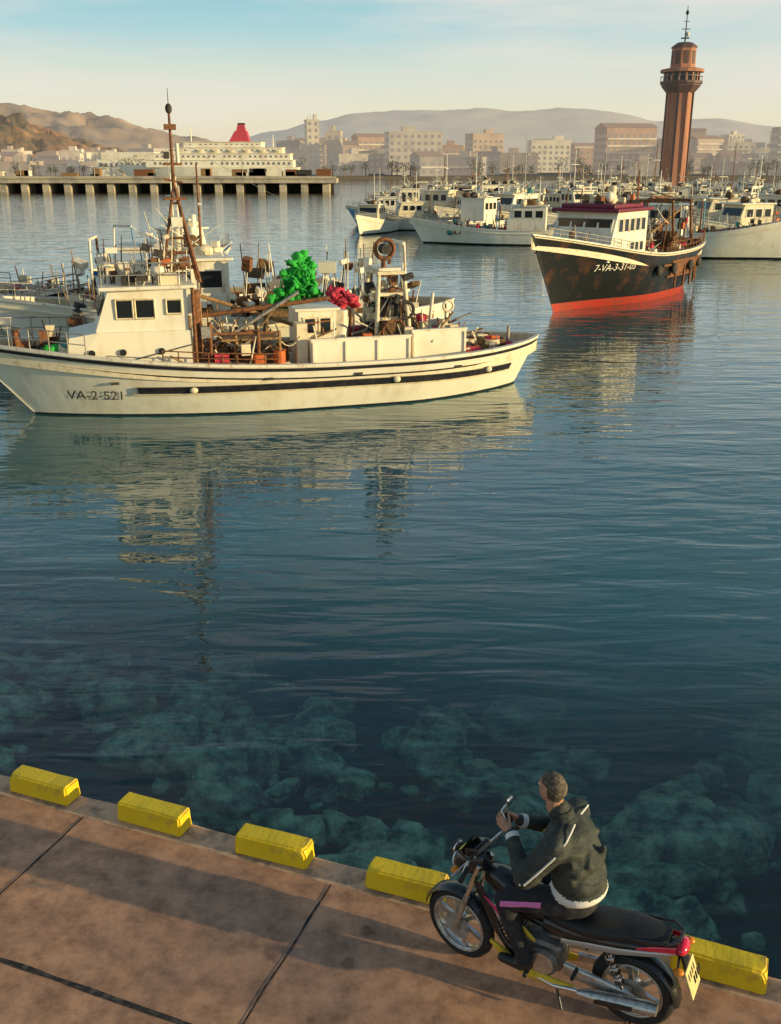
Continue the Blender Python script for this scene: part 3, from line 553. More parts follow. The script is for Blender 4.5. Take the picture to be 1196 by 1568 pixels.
for i in range(8):
    a=rnd.uniform(-.9,.9); z_=rnd.uniform(1.5,2.5); mb.torus((-3.1+a*.5,32.85,z_-.3),(rnd.uniform(-.3,.3),1,.2),rnd.uniform(.12,.3),.022,NETG,14,5)
mb.obj('net_pile')
gboat(31,12,4,WHITE,BLACK,WHITE,WHITE2,False,90,6,2.9,1.7).obj('fishing_boat',None,(22.6,74.5,WZ),R(-22))
gboat(32,13,3.6,WHITE,BLACK,WHITE,WHITE2,False,80,5.5,2.0,1.2).obj('fishing_boat',None,(9.2,86.5,WZ),R(168))
var=[gboat(40+i,*p) for i,p in enumerate([(11,3.6,WHITE,BLACK,BLUEP,WHITE,True,55,6.5),(12,3.8,WHITE2,NAVY,WHITE,WHITE,False,60,7),(10,3.4,BLUEL,NAVY,WHITE2,WHITE2,True,50,5.5),(13,4,BLACK,REDP,WHITE2,CREAM,True,60,7.5),(9,3,WHITE,REDP,NAVY,WHITE,False,45,6),(14,4.2,WHITE,REDP,WHITE2,WHITE,True,60,8),(12,3.9,WHITE,BLACK,WHITE,CREAM,True,60,6.5)])]
vm=[]
for i,v in enumerate(var):
    me=v.mesh('fishing_boat_mesh_%d'%i); bm=bmesh.new(); bm.from_mesh(me); bmesh.ops.recalc_face_normals(bm,faces=bm.faces[:]); bm.to_mesh(me); bm.free(); vm.append(me)
rnd=random.Random(77)
spots=[]
for Y,x0,x1,st in((103,-2,27,5.0),(114,0,40,5.4),(128,-3,62,5.6),(144,2,78,6),(160,6,88,6.4),(178,12,98,7),(196,16,105,8)):
    x=x0
    while x<x1:
        spots.append((x+rnd.uniform(-1.2,1.2),Y+rnd.uniform(-3,3),rnd.choice([R(250),R(262),R(75),R(280),R(200),R(165)])+rnd.uniform(-.3,.3))); x+=st*rnd.uniform(.8,1.25)
spots+=[(31,84,R(200)),(38,92,R(170)),(36,104,R(150)),(46,112,R(240)),(33,96,R(190)),(42,99,R(160))]
for x,y,a in spots:
    o=bpy.data.objects.new('moored_boat',rnd.choice(vm)); scene.collection.objects.link(o); o.location=(x,y,WZ); o.rotation_euler=(0,0,a); s_=rnd.uniform(.85,1.15); o.scale=(s_,s_,s_)
# ------------------------------------------------------------ control tower
TB=mat('tower_brown_concrete',(.44,.18,.09),(.29,.115,.065),scale=.5,rough=.75,stretch=(1,1,.2),emit=(.6,.5,.40),es=.04)  # faint warm emission paints distance haze onto the tower concrete
TD=mat('tower_dark_band',(.10,.05,.04),rough=.6,emit=(.6,.5,.40),es=.04)  # dark bands carry the same painted haze glow
mb=MB(); TX,TY=64.3,236
def octo(r,z,n8=8,ph=math.pi/8): return [(r*math.cos(2*math.pi*k/n8+ph),r*math.sin(2*math.pi*k/n8+ph),z) for k in range(n8)]
mb.loft([octo(2.9,-1.5),octo(2.7,21.5)],TB,smooth=False)
for k in range(8):
    a=2*math.pi*k/8+math.pi/8
    mb.box((2.78*math.cos(a),2.78*math.sin(a),10.5),(.5,.5,21.8),TD if k%2 else TB,rot=(0,0,a))
mb.loft([octo(3.1,20.2),octo(4.3,21.6),octo(4.3,22.0)],TD,smooth=False)
mb.loft([octo(4.6,22.0,16,0),octo(4.6,22.5,16,0)],TD,smooth=False)
mb.loft([octo(3.7,22.5,16,0),octo(3.7,24.3,16,0)],GLASS,smooth=False)
for k in range(16):
    a=2*math.pi*k/16; mb.box((3.75*math.cos(a),3.75*math.sin(a),23.4),(.25,.3,1.8),TB,rot=(0,0,a)); mb.cyl((4.5*math.cos(a),4.5*math.sin(a),22.5),(4.5*math.cos(a),4.5*math.sin(a),23.5),.05,.05,STEEL,5)
mb.torus((0,0,23.5),(0,0,1),4.5,.06,STEEL,24,5)
mb.loft([octo(4.7,24.3,16,0),octo(4.7,24.9,16,0),octo(3.2,25.2,16,0)],TB,smooth=False)
mb.loft([octo(2.7,25.0),octo(2.6,29.2)],TB,smooth=False); 
for k in range(8):
    a=2*math.pi*k/8; mb.box((2.5*math.cos(a),2.5*math.sin(a),27.3),(.12,1.0,2.6),TD,rot=(0,0,a))
mb.loft([octo(2.8,29.2),octo(2.8,29.5),octo(1.6,30.3)],TD,smooth=False)
mb.cyl((0,0,30.2),(0,0,37.5),.16,.07,DARK); mb.box((0,0,33),(1.8,.15,.15),DARK); mb.box((0,0,34.5),(1.2,.12,.12),DARK); mb.ell((0,0,36.2),(.35,.35,.5),DARK); mb.torus((0,0,31.2),(0,0,1),.9,.08,DARK,12,5); mb.ell((.5,0,32),(.4,.4,.5),WHITE2)
mb.obj('control_tower',None,(TX,TY,0))
# ------------------------------------------------------------ far pier, quay land, ferry
CONC=mat('pale_concrete',(.58,.48,.34),(.34,.29,.23),scale=.3,rough=.8)
mb=MB(); mb.bb((-190,248,1.0),(-13,258,2.0),CONC); mb.bb((-190,247.6,2.0),(-13,248.4,2.6),CONC)
x=-188
while x<-14: mb.bb((x,249,-3),(x+1.6,257,1.0),CONC); x+=5.2
mb.bb((-188,255,-3),(-14,256,1.0),DARK)
for x in range(-180,-20,18): mb.cyl((x,252,2),(x,252,9),.12,.08,STEEL,6); mb.box((x+.6,252,9),(1.2,.2,.12),STEEL)
rnd=random.Random(2)
for i in range(40): x=rnd.uniform(-185,-18); mb.bb((x,252,2),(x+rnd.uniform(1,5),254,2+rnd.uniform(.8,2.5)),rnd.choice([WHITE2,DARK,CREAM,WOOD,RUST]))
mb.obj('harbour_pier')
mb=MB(); mb.bb((20,222,-4),(260,300,0),CONC)
clutter(mb,22,120,224,236,0,160,rnd,None,3); mb.obj('inner_breakwater')
LAND=mat('distant_ground',(.20,.16,.12),(.12,.11,.09),scale=.01,rough=.9)
mb=MB(); mb.add([(-9000,440,.2),(9000,440,.2),(9000,12000,.2),(-9000,12000,.2),(-9000,440,-3),(9000,440,-3)],[(0,1,2,3),(0,4,5,1)],LAND); mb.obj('ground')
FW=mat('ferry_white',(.90,.81,.62),(.74,.62,.44),scale=.3,rough=.5,emit=(.68,.56,.40),es=.10); FR=mat('ferry_red',(.55,.03,.05),rough=.5,emit=(.6,.5,.42),es=.05)  # weak emission paints haze onto ferry hull and funnel, no lamps there
FG=mat('ferry_window',(.06,.06,.07),rough=.3,emit=(.66,.56,.44),es=.16)  # panes glow as painted haze, not as lit cabins
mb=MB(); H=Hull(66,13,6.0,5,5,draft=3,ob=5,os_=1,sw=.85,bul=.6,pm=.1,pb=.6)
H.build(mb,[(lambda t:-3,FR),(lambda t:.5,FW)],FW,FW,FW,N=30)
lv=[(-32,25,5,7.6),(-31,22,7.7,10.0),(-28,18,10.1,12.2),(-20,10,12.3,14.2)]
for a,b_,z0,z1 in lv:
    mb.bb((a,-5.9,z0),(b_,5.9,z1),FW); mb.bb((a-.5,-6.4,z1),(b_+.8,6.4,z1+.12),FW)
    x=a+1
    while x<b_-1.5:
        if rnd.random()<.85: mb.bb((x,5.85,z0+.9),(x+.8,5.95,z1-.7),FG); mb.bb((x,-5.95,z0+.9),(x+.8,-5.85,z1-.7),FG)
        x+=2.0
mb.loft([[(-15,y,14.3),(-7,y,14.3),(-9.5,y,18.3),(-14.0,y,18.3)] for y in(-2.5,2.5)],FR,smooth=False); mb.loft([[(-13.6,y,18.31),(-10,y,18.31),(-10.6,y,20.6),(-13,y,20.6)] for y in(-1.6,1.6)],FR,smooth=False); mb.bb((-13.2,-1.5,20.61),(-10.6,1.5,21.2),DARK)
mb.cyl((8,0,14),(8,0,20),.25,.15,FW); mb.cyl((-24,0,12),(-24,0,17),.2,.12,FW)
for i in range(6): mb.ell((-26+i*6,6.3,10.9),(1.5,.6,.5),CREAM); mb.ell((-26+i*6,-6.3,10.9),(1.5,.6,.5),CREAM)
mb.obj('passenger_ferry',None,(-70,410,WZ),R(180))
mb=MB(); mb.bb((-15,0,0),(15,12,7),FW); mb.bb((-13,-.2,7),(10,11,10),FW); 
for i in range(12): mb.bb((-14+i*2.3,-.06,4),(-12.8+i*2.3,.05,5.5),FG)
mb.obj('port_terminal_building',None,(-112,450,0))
# ------------------------------------------------------------ city
HAZE_GLOW=(.72,.61,.47)  # aerial haze painted as emission on city walls, windows, roofs and trees
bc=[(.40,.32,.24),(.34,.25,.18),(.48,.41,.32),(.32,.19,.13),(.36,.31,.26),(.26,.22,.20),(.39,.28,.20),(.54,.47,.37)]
BM=[mat('render_wall_%d'%i,c,tuple(v*.7 for v in c),scale=.15,rough=.85,emit=HAZE_GLOW,es=.25) for i,c in enumerate(bc)]
BW=mat('far_window',(.10,.09,.09),rough=.3,emit=HAZE_GLOW,es=.33)  # stronger haze glow on dark panes, rooms are not lit
ROOF=mat('terracotta_roof',(.27,.15,.10),rough=.85,emit=HAZE_GLOW,es=.25)
rnd=random.Random(19)
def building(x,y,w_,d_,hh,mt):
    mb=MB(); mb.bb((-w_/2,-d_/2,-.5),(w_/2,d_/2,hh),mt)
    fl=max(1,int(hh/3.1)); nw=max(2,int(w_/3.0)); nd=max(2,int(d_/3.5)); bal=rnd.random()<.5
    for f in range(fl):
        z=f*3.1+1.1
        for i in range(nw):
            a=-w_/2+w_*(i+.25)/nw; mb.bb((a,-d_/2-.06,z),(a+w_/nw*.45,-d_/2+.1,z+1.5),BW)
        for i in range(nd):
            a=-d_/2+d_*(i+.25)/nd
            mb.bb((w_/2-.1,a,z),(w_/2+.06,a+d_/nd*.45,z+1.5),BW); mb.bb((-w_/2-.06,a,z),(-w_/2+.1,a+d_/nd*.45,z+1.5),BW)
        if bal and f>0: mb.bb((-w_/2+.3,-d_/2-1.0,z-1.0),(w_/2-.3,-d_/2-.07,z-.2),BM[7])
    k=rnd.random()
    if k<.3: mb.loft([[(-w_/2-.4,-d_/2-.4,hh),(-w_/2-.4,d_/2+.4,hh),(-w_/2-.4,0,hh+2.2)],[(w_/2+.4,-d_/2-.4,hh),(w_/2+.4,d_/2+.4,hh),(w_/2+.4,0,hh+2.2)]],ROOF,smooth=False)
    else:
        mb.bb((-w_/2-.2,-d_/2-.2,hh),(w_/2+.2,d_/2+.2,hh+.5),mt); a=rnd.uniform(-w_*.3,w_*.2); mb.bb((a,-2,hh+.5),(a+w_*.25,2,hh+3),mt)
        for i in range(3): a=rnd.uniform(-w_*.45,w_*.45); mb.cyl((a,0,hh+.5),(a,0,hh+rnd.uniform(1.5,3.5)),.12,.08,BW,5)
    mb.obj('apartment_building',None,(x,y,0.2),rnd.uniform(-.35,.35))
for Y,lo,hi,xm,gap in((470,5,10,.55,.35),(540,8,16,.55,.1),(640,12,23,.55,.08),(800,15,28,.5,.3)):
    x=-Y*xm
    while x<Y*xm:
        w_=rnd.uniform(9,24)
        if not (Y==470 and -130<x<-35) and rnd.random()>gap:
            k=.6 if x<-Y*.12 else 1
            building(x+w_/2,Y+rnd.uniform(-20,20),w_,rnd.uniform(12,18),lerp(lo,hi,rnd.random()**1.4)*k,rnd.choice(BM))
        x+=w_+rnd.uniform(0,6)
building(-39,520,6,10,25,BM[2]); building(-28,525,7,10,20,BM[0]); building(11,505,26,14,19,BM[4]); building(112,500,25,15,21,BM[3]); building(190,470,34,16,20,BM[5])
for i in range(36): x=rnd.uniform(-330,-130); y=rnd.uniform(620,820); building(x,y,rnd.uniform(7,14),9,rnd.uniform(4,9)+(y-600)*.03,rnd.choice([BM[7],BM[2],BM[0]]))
LEAF=mat('distant_foliage',(.035,.055,.025),(.09,.10,.05),scale=.6,rough=.9,emit=HAZE_GLOW,es=.12)  # leaves emit the haze colour to look distant
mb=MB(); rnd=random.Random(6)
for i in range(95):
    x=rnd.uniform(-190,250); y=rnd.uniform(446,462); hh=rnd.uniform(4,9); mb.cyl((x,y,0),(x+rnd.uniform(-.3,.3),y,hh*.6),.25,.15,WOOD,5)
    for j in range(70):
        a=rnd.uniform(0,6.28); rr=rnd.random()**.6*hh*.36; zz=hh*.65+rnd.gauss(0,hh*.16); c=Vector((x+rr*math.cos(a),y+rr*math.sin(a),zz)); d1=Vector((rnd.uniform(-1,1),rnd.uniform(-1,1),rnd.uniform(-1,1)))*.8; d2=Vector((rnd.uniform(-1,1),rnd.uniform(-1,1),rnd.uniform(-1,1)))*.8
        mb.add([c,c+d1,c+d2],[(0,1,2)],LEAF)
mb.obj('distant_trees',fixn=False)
# ------------------------------------------------------------ hills
def bearing(px,py,D):
    u=(px-598)/1500; v=(784-py)/1500; s_,c_=.3355,.9421
    return u/(c_+s_*v)*D,(c_*v-s_)/(c_+s_*v)*D+5.5
def hills(name,prof,D,depth,mt,nz_,seed,NX=240,NY=50,fq=6):
    pts=[bearing(px,py,D) for px,py in prof]; x0,x1=pts[0][0],pts[-1][0]
    def ridge(x):
        for a,b_ in zip(pts[:-1],pts[1:]):
            if a[0]<=x<=b_[0]: return lerp(a[1],b_[1],sst(a[0],b_[0],x))
        return 0
    mb=MB(); vs=[]
    for i in range(NX+1):
        x=lerp(x0,x1,i/NX)
        for j in range(NY+1):
            t=j/NY; y=D+depth*(t-.6); 
            k=sst(0,.6,t)**.8 if t<.6 else 1-.6*sst(.6,1,t)
            p=Vector((x/depth*fq+seed,t*fq,seed))
            nn=mnoise.ridged_multi_fractal(p,.9,2.1,7,1,2)-1.1
            z=ridge(x)*k*(1+nz_*nn*(1-.5*math.exp(-((t-.6)/.05)**2)))-1; vs.append((x*(y/D),y,z))
    mb.add(vs,[(i*(NY+1)+j,(i+1)*(NY+1)+j,(i+1)*(NY+1)+j+1,i*(NY+1)+j+1) for i in range(NX) for j in range(NY)],mt,True); mb.obj(name)
HF=mat('far_hill',(.26,.23,.19),(.20,.18,.16),scale=.002,rough=1,emit=(.72,.64,.52),es=.46)  # aerial haze put into hill materials as emission, strongest on the farthest
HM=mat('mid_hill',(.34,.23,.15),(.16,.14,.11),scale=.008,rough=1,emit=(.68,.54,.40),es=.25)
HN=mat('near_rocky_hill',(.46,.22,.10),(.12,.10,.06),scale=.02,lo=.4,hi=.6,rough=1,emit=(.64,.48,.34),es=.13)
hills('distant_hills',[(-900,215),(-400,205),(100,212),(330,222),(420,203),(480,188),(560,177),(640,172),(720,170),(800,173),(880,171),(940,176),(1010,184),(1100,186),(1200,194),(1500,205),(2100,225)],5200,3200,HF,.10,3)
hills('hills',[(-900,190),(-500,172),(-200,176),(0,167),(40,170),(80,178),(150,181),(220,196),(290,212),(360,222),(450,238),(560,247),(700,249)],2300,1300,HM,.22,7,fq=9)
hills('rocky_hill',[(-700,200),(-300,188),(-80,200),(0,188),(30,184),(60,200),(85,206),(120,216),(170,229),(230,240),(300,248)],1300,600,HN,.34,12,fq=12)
# ------------------------------------------------------------ motorcycle
front=Vector((.517,5.742,0)); rear=Vector((1.63,5.13,0)); hd=(front-rear).normalized(); ha=math.atan2(hd.y,hd.x)
moto=empty('motorcycle',rear,ha)
TYRE=mat('tyre_rubber',(.015,.015,.015),(.03,.028,.026),scale=30,rough=.8)
ALLOY=mat('alloy',(.62,.60,.57),(.4,.37,.33),scale=20,rough=.32,metal=.85); CHROME=mat('chrome',(.75,.74,.72),rough=.14,metal=1)
MBLK=mat('gloss_black_plastic',(.012,.012,.014),(.03,.027,.025),scale=9,rough=.25,coat=.4); SEAT=mat('seat_vinyl',(.012,.012,.013),(.02,.02,.02),scale=30,rough=.55,bump=.002,bscale=200)
MYEL=mat('yellow_fairing',(.76,.52,.02),(.55,.38,.03),scale=9,rough=.35); MSIL=mat('silver_fairing',(.5,.5,.5),rough=.3,metal=.6); TAIL=mat('tail_lamp_red',(.75,.01,.05),rough=.15,coat=1)
MPNK=mat('magenta_decal',(.65,.04,.18),rough=.3)
ENG=mat('engine_casting',(.25,.24,.23),(.12,.11,.10),scale=14,rough=.5,metal=.6); PLATE=mat('number_plate',(.80,.68,.30),(.66,.56,.26),scale=15,rough=.4); AMB=mat('indicator_amber',(.7,.22,.01),rough=.2); LENS=mat('lamp_lens',(.7,.72,.72),rough=.08)
L_=1.27; WR=.285
def wheel(mb,c,tw,M):
    mb.M=M
    mb.torus(c,(0,1,0),WR-tw,tw,TYRE,40,12,sx=1.05); mb.torus(c,(0,1,0),WR-tw*1.9,.014,ALLOY,40,8,sx=2.6)
    for s_ in(-.035,.035): mb.torus((c[0],c[1]+s_,c[2]),(0,1,0),WR-tw*1.75,.008,ALLOY,36,6)
    mb.cyl((c[0],c[1]-.06,c[2]),(c[0],c[1]+.06,c[2]),.04,.04,ALLOY,14)
    for k in range(6):
        a=2*math.pi*k/6+.3; r=(WR-tw*2)/2
        mb.box((c[0]+math.cos(a)*(r+.02),c[1],c[2]+math.sin(a)*(r+.02)),(r*2-.03,.028,.03),ALLOY,rot=(0,-a,0))
    mb.cyl((c[0],c[1]+.05,c[2]),(c[0],c[1]+.055,c[2]),.105,.105,STEEL,24)
    mb.M=Matrix.Identity(4)
steer=Matrix.Translation((L_,0,0))@Matrix.Rotation(R(-11),4,'Z')@Matrix.Translation((-L_,0,0))
mb=MB(); wheel(mb,(0,0,WR),.047,Matrix.Identity(4)); mb.obj('rear_wheel',moto)
mb=MB(); wheel(mb,(L_,0,WR),.040,steer); mb.obj('front_wheel',moto)
mb=MB(); mb.M=steer
for s_ in(-.085,.085):
    mb.cyl((L_,s_,WR),(L_-.10,s_,.62),.025,.022,ALLOY,12); mb.cyl((L_-.10,s_,.62),(L_-.19,s_,.92),.018,.018,CHROME,10)
rg=[]
for i in range(13):
    a=R(10+ i*10); rr=WR+.022; cx,cz=L_+math.cos(a)*rr,WR+math.sin(a)*rr; w_=.062
    rg.append([(cx-math.cos(a)*.03,-w_,cz-math.sin(a)*.03),(cx,-w_*.6,cz),(cx+.0,w_*.6,cz),(cx-math.cos(a)*.03,w_,cz-math.sin(a)*.03)])
mb.loft(rg,MBLK,closed=False,caps=False)
mb.tube([(L_-.23,-.34,1.02),(L_-.19,-.22,1.04),(L_-.15,-.1,.98),(L_-.15,.1,.98),(L_-.19,.22,1.04),(L_-.23,.34,1.02)],.012,CHROME,8)
for s_ in(-1,1):
    mb.cyl((L_-.22,s_*.26,1.035),(L_-.245,s_*.38,1.015),.018,.018,TYRE,10); mb.tube([(L_-.18,s_*.2,1.04),(L_-.13,s_*.25,1.13),(L_-.15,s_*.29,1.19)],.007,MBLK,6)
    mb.ell((L_-.16,s_*.31,1.22),(.014,.065,.042),MBLK,14,10); mb.ell((L_-.168,s_*.31,1.22),(.010,.056,.035),CHROME,14,10)
    mb.tube([(L_-.17,s_*.22,1.02),(L_-.16,s_*.36,1.0)],.006,ALLOY,6)
    mb.tube([(L_-.2,s_*.18,1.02),(L_-.08,s_*.12,.95),(L_-.12,s_*.05,.8)],.006,MBLK,5)
mb.bevbox((L_-.12,0,1.0),(.12,.17,.07),MBLK,.02,rot=(0,.4,0))
mb.loft([[(x,w_*math.cos(a),z+h_*math.sin(a)) for a in [2*math.pi*k/14 for k in range(14)]] for x,z,w_,h_ in((L_-.2,.92,.05,.08),(L_-.13,.90,.10,.11),(L_-.05,.87,.105,.11),(L_+.02,.84,.085,.09),(L_+.05,.83,.05,.06))],MBLK)
mb.loft([[(x,s*(w_),z) for s in(-1,1)] for x,z,w_ in((L_-.14,1.012,.05),(L_-.05,.985,.06),(L_+.015,.935,.05))],MYEL,closed=False,caps=False)
mb.ell((L_+.035,0,.835),(.035,.07,.07),LENS,14,10)
mb.loft([[(L_-.02,y,.95),(L_-.10,y*.7,1.10)] for y in(-.1,-.06,0,.06,.1)],MBLK,closed=False,caps=False)
for s_ in(-1,1): mb.ell((L_-.04,s_*.15,.86),(.03,.035,.025),AMB,10,8)
mb.obj('front_fork_and_handlebar',moto)
mb=MB()
def sect(x,zc,w_,h_,n_=16,pw=.8,y0=0):
    return [(x,y0+w_*math.copysign(abs(math.cos(a))**pw,math.cos(a)),zc+h_*math.copysign(abs(math.sin(a))**pw,math.sin(a))) for a in [2*math.pi*k/n_ for k in range(n_)]]
mb.loft([sect(x,z,w_,h_) for x,z,w_,h_ in((.70,.705,.05,.02),(.64,.71,.09,.045),(.5,.70,.135,.055),(.3,.705,.15,.06),(.2,.73,.15,.065),(.05,.77,.135,.06),(-.12,.79,.11,.05),(-.2,.795,.07,.03))],SEAT)
mb.loft([sect(x,z,w_,h_) for x,z,w_,h_ in((.62,.60,.10,.09),(.4,.62,.125,.07),(.15,.66,.125,.065),(-.1,.71,.10,.055),(-.28,.75,.065,.04))],MBLK)
for s_ in(-1,1):
    mb.loft([[(x,s_*(w_),z),(x,s_*(w_+.012),z+h_/2),(x,s_*w_,z+h_)] for x,z,w_,h_ in((.48,.55,.125,.03),(.3,.58,.13,.05),(.1,.62,.126,.05),(-.1,.675,.104,.04),(-.26,.73,.07,.02))],MSIL,closed=False,caps=False)
    mb.loft([[(x,s_*(w_+.008),z),(x,s_*(w_+.018),z+h_/2),(x,s_*(w_+.006),z+h_)] for x,z,w_,h_ in((-.02,.71,.116,.02),(-.12,.73,.103,.04),(-.26,.75,.075,.05))],TAIL,closed=False,caps=False)
    mb.loft([[(x,s_*(w_+.01),z),(x,s_*(w_+.012),z+h_)] for x,z,w_,h_ in((1.04,.70,.128,.02),(.93,.62,.148,.045),(.8,.5,.15,.03))],MPNK,closed=False,caps=False)
mb.ell((-.285,0,.765),(.045,.085,.045),TAIL,14,10)
mb.tube([(.0,.125,.79),(-.2,.12,.83),(-.27,.06,.835),(-.27,-.06,.835),(-.2,-.12,.83),(.0,-.125,.79)],.010,MBLK,8)
mb.loft([sect(x,z,w_,h_) for x,z,w_,h_ in((.62,.66,.08,.06),(.72,.69,.11,.10),(.85,.74,.12,.11),(.98,.78,.09,.10),(1.08,.80,.05,.06))],MBLK)
for s_ in(-1,1):
    mb.loft([[(x0,s_*.12,z0),(x1,s_*.155,(z0+z1)/2),(x2,s_*.12,z1)] for x0,z0,x1,z1,x2 in((1.08,.80,1.12,.84,1.10),(.96,.58,1.05,.74,1.12),(.88,.42,.96,.60,1.05),(.76,.30,.86,.44,.97),(.6,.2,.74,.30,.86))],MBLK,closed=False,caps=False)
    mb.loft([sect(x,z,.018,h_,10,1,s_*.14) for x,z,h_ in((.98,.36,.01),(.9,.30,.045),(.72,.215,.05),(.5,.20,.04),(.36,.23,.012))],MYEL)
    mb.loft([sect(x,z,.012,h_,10,1,s_*.135) for x,z,h_ in((.80,.58,.01),(.74,.54,.035),(.66,.49,.015))],MYEL)
mb.bevbox((.62,0,.36),(.3,.2,.24),ENG,.04); mb.cyl((.6,-.13,.33),(.6,.13,.33),.11,.11,ENG,20); mb.cyl((.6,.13,.33),(.6,.15,.33),.085,.085,ALLOY,20)
for i in range(7): mb.box((.80+i*.022,0,.42+i*.012),(.008,.17,.17),ENG,rot=(0,-.5,0))
mb.tube([(1.1,0,.85),(.85,0,.56),(.5,0,.52),(.3,0,.6)],.03,MBLK,10)
for s_ in(-.09,.09):
    mb.box((.2,s_,.31),(.42,.03,.05),ALLOY,rot=(0,.12,0)); mb.cyl((.05,s_*1.1,.33),(.17,s_*1.1,.62),.02,.02,CHROME,8)
    for k in range(7): mb.torus((.07+k*.016,s_*1.1,.38+k*.035),(.12,0,.29),.03,.006,CHROME if k%2 else MBLK,12,5)
mb.loft([sect(x,z,.02,h_,10,.8,.105) for x,z,h_ in((.45,.33,.05),(.2,.31,.055),(.02,.29,.06),(-.07,.285,.03))],ALLOY)
mb.tube([(.85,.06,.36),(.8,.13,.22),(.5,.15,.19),(.3,.16,.24)],.018,CHROME,10)
mb.loft([[(x,.175+r_*math.cos(a),z+r_*math.sin(a)) for a in [2*math.pi*k/14 for k in range(14)]] for x,z,r_ in((.33,.235,.022),(.25,.25,.045),(-.12,.33,.05),(-.2,.345,.04))],ALLOY)
mb.loft([[(x,.226,z-.02),(x,.232,z+.02)] for x,z in((.2,.265),(-.05,.32))],MBLK,closed=False,caps=False)
rg=[]
for i in range(10):
    a=R(60+i*13); rr=WR+.03; cx,cz=math.cos(a)*rr,WR+math.sin(a)*rr; w_=.07
    rg.append([(cx-math.cos(a)*.03,-w_,cz-math.sin(a)*.03),(cx,-w_*.6,cz),(cx,w_*.6,cz),(cx-math.cos(a)*.03,w_,cz-math.sin(a)*.03)])
mb.loft(rg,MBLK,closed=False,caps=False)
mb.box((-.32,0,.64),(.02,.10,.24),MBLK,rot=(0,.35,0)); mb.bevbox((-.365,0,.55),(.012,.20,.20),PLATE,.004,rot=(0,.35,0))
for r0_ in(.045,-.04):
    for k in range(4): mb.box((-.3735-.0*k+r0_*-.35,-.06+k*.04,.55+r0_),(.004,.022,.05),MBLK,rot=(0,.35,0))
for s_ in(-1,1): mb.tube([(-.27,0,.69),(-.29,s_*.13,.69)],.008,MBLK,6); mb.ell((-.30,s_*.155,.69),(.035,.03,.022),AMB,10,8); mb.cyl((.68,s_*.1,.28),(.68,s_*.25,.27),.016,.016,TYRE,8); mb.cyl((.36,s_*.1,.36),(.36,s_*.22,.37),.014,.014,TYRE,8)
mb.tube([(.5,.12,.2),(.42,.2,.06)],.01,MBLK,6)
mb.obj('body_and_engine',moto)
# ------------------------------------------------------------ rider
JACK=mat('dark_jacket',(.026,.032,.028),(.06,.065,.05),scale=7,rough=.75,bump=.035,bscale=7,stretch=(1,1,2)); TROU=mat('dark_trousers',(.014,.014,.018),(.03,.028,.03),scale=10,rough=.85,bump=.012,bscale=14)
WTRIM=mat('white_trim',(.75,.72,.66),rough=.7); SKIN=mat('skin',(.50,.27,.17),(.42,.20,.13),scale=20,rough=.5); HAIR=mat('grey_brown_hair',(.07,.05,.035),(.22,.17,.115),scale=45,rough=.8,bump=.006,bscale=90)
SHOE=mat('shoe_leather',(.02,.018,.016),rough=.4); PINK=mat('pink_stripe',(.70,.20,.48),rough=.7); EYE=mat('eye_white',(.8,.8,.78),rough=.2)
def blob(name,prims,voxel,it,matfun,mats,parent):
    bm=bmesh.new()
    for p in prims:
        if p[0]=='cap':
            _,a,ra,b_,rb=p[:5]; t=bmesh.new()
            bmesh.ops.create_icosphere(t,subdivisions=2,radius=ra,matrix=Matrix.Translation(a)); bmesh.ops.create_icosphere(t,subdivisions=2,radius=rb,matrix=Matrix.Translation(b_))
            r_=bmesh.ops.convex_hull(t,input=t.verts[:]); 
            hf=[g_ for g_ in r_['geom'] if isinstance(g_,bmesh.types.BMFace)]
            mp_={}
            for f in hf:
                vv=[]
                for v in f.verts:
                    if v not in mp_: mp_[v]=bm.verts.new(v.co)
                    vv.append(mp_[v])
                try: bm.faces.new(vv)
                except: pass
            t.free()
        else:
            _,c,r_,rot=p[:4]
            M=Matrix.Translation(c)@Matrix.Rotation(rot,4,'Y')@Matrix.Diagonal((*r_,1))
            bmesh.ops.create_icosphere(bm,subdivisions=3,radius=1,matrix=M)
    bmesh.ops.recalc_face_normals(bm,faces=bm.faces[:])
    me=bpy.data.meshes.new(name); bm.to_mesh(me); bm.free()
    o=bpy.data.objects.new(name,me); scene.collection.objects.link(o)
    md=o.modifiers.new('r','REMESH'); md.mode='VOXEL'; md.voxel_size=voxel
    sm=o.modifiers.new('s','SMOOTH'); sm.iterations=it; sm.factor=.5
    dg=bpy.context.evaluated_depsgraph_get(); m2_=bpy.data.meshes.new_from_object(o.evaluated_get(dg)); o.modifiers.clear(); o.data=m2_
    m2_.materials.clear()
    for m_ in mats: m2_.materials.append(m_)
    for f in m2_.polygons:
        c=f.center; best=None
        for p in prims:
            if p[0]=='cap':
                a,b_=Vector(p[1]),Vector(p[3]); ab=b_-a; t_=max(0,min(1,(c-a).dot(ab)/max(1e-9,ab.length_squared))); dist=(c-(a+ab*t_)).length-lerp(p[2],p[4],t_); lab=p[5]
            else:
                v=Matrix.Rotation(-p[3],3,'Y')@(c-Vector(p[1])); dist=(math.sqrt(sum((v[k]/p[2][k])**2 for k in range(3)))-1)*min(p[2]); lab=p[4]
            if best is None or dist<best[0]: best=(dist,lab)
        f.material_index=matfun(best[1],c); f.use_smooth=True
    o.parent=parent; return o
rider=empty('motorcyclist',rear,ha)
V=Vector
def C(a,ra,b_,rb,lab): return ('cap',V(a),ra,V(b_),rb,lab)
def E(c,r_,rot,lab): return ('ell',V(c),r_,rot,lab)
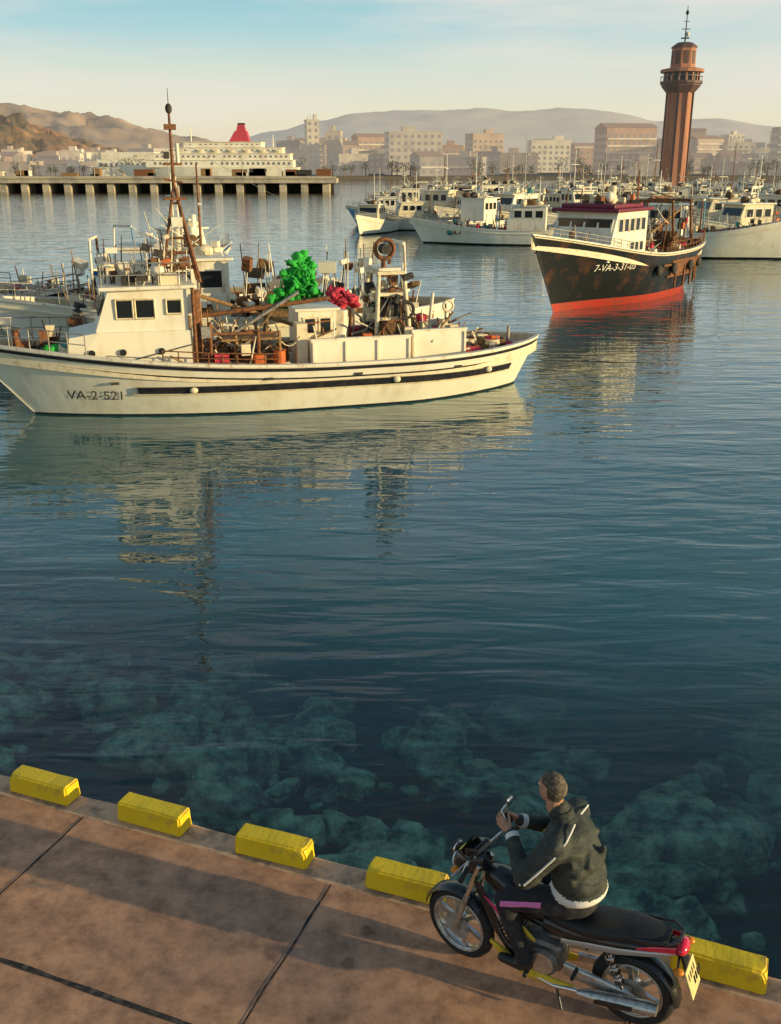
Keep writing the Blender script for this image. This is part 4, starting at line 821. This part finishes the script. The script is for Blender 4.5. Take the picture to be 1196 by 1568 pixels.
P_=[E((.44,0,.86),(.16,.18,.12),0,'T'),E((.42,0,.955),(.19,.215,.085),.1,'J'),E((.43,0,1.05),(.185,.21,.16),.15,'J'),E((.465,0,1.18),(.18,.22,.18),.2,'J'),E((.51,0,1.30),(.165,.235,.15),.2,'J'),
 C((.53,-.19,1.375),.085,(.53,.19,1.375),.085,'J'),C((.55,0,1.40),.095,(.59,0,1.495),.075,'J'),C((.59,0,1.45),.055,(.625,0,1.56),.052,'N')]
rj=random.Random(9)
for k in range(22):
    a_=rj.uniform(1.7,4.6); z_=rj.uniform(1.0,1.32); x_=.455+.165*math.cos(a_); y_=.205*math.sin(a_); P_.append(C((x_,y_,z_),.024,(x_+rj.uniform(-.02,.05),y_*.75+rj.uniform(-.05,.05),z_+rj.uniform(-.03,.07)),.018,'J'))
for s_ in(-1,1):
    el=(.70,s_*.31,1.12); wr=(.885,s_*.085,1.245)
    P_+=[C((.54,s_*.21,1.36),.098,el,.072,'J'),C(el,.072,wr,.044,'J'),C((.66,s_*.285,1.16),.078,(.68,s_*.295,1.13),.072,'J'),
      C((.46,s_*.09,.86),.11,(.70,s_*.16,.85),.095,'T'),C((.70,s_*.16,.85),.095,(.87,s_*.20,.80),.072,'T'),C((.87,s_*.20,.80),.072,(.79,s_*.20,.58),.066,'T'),C((.79,s_*.20,.58),.064,(.70,s_*.20,.37),.055,'T'),
      C((.68,s_*.20,.335),.045,(.72,s_*.205,.315),.045,'S'),C((.72,s_*.205,.315),.045,(.86,s_*.215,.325),.036,'S')]
def mf(lab,c):
    if lab=='J':
        if c.z<.985 and c.x<.62 and abs(c.y)<.3: return 1
        return 0
    return {'T':2,'S':3,'N':4}[lab]
blob('body',P_,.012,4,mf,[JACK,WTRIM,TROU,SHOE,SKIN],rider)
hc=V((.655,0,1.635)); 
HP=[E(hc+V((-.01,0,.02)),(.102,.078,.098),0,'H'),E(hc+V((.015,0,-.03)),(.080,.066,.085),0,'H'),C(hc+V((.055,0,-.085)),.032,hc+V((-.01,0,-.075)),.045,'H'),
 C(hc+V((.092,0,.0)),.012,hc+V((.112,0,-.03)),.015,'H'),C(hc+V((.085,-.015,-.062)),.011,hc+V((.085,.015,-.062)),.011,'H'),C(hc+V((.075,-.03,.018)),.014,hc+V((.075,.03,.018)),.014,'H'),C(hc+V((-.03,0,-.05)),.055,(.625,0,1.51),.058,'H')]
for s_ in(-1,1): HP+=[E(hc+V((-.005,s_*.078,-.012)),(.018,.010,.032),.2,'E')]
def hf_(lab,c):
    d=c-hc; j=.012*mnoise.noise(c*40)
    if lab=='E': return 0
    if d.z+j>.045+.25*max(0,d.x) or (d.x+j<-.02 and d.z+j>-.055): return 1
    return 0
ho=blob('head',HP,.006,3,hf_,[SKIN,HAIR],rider)
mb=MB()
for s_ in(-1,1): mb.ell(hc+V((.078,s_*.03,.003)),(.012,.014,.010),EYE,10,8); mb.ell(hc+V((.088,s_*.03,.003)),(.004,.006,.006),SHOE,8,6)
mb.ell(hc+V((.093,0,-.062)),(.006,.022,.006),mat('lips',(.35,.12,.09),rough=.5),10,6)
fo=mb.obj('face_features',rider)
pv=V((.63,0,1.6)); rt=Matrix.Rotation(R(-24),3,'Z')
for o_ in(ho,fo): o_.rotation_euler=(0,0,R(-24)); o_.location=pv-rt@pv
for s_ in(-1,1):
    w0=V((.885,s_*.085,1.245)); Q=[C(w0-V((.01,0,.006)),.028,w0+V((.01,-s_*.006,.006)),.027,'h')]
    kn_=[V((.965,s_*.045,1.315)),V((.98,s_*.045,1.295)),V((.985,s_*.045,1.272)),V((.982,s_*.047,1.252))]
    for k_ in kn_: Q.append(C(w0+V((.005,0,.008)),.019,k_,.0125,'h'))
    ln=[.92,1.0,.94,.75]
    for i,k_ in enumerate(kn_):
        a=k_+V((.028,-s_*.012,.010))*ln[i]; b_=a+V((.008,-s_*.026,.004))*ln[i]; e_=b_+V((-.012,-s_*.012,.0))*ln[i]
        Q+=[C(k_,.0098,a,.009,'h'),C(a,.009,b_,.0082,'h'),C(b_,.0082,e_,.0072,'h')]
    t0=w0+V((.02,-s_*.012,.025)); t1=V((.93,s_*.022,1.318)); t2=V((.945,s_*.006,1.338)); Q+=[C(t0,.014,t1,.0105,'h'),C(t1,.0105,t2,.0085,'h')]
    blob('left_hand' if s_>0 else 'right_hand',Q,.0042,2,lambda a,c:0,[SKIN],rider)
mb=MB(); mb.bevbox((.955,0,1.315),(.014,.075,.13),WTRIM,.005,rot=(0,.5,0)); mb.bevbox((.948,0,1.3185),(.004,.066,.115),GLASS,.001,rot=(0,.5,0)); mb.obj('phone',rider)
mb=MB()
for s_ in(-1,1):
    mb.tube([(.465,s_*.06,1.462),(.46,s_*.14,1.456),(.465,s_*.22,1.43),(.515,s_*.303,1.34),(.605,s_*.352,1.22),(.675,s_*.380,1.13)],.007,WTRIM,6)
    mb.tube([(.70,s_*.380,1.12),(.78,s_*.285,1.18),(.86,s_*.160,1.24)],.006,WTRIM,6)
    mb.cyl((.862,s_*.108,1.232),(.885,s_*.083,1.247),.049,.046,WTRIM,12)
    rg=[]
    for i in range(13):
        t_=i/12; p=V((.60,s_*.228,.885)).lerp(V((.87,s_*.272,.82)),t_); 
        rg.append([p+V((0,s_*.002,-.024)),p+V((0,s_*.016,0)),p+V((0,s_*.002,.024))])
    mb.loft(rg,PINK,closed=False,caps=False)
mb.torus((.58,0,1.488),(.3,0,1),.066,.017,JACK,20,8)
mb.obj('jacket_trim',rider)
print("done",len(bpy.data.objects))
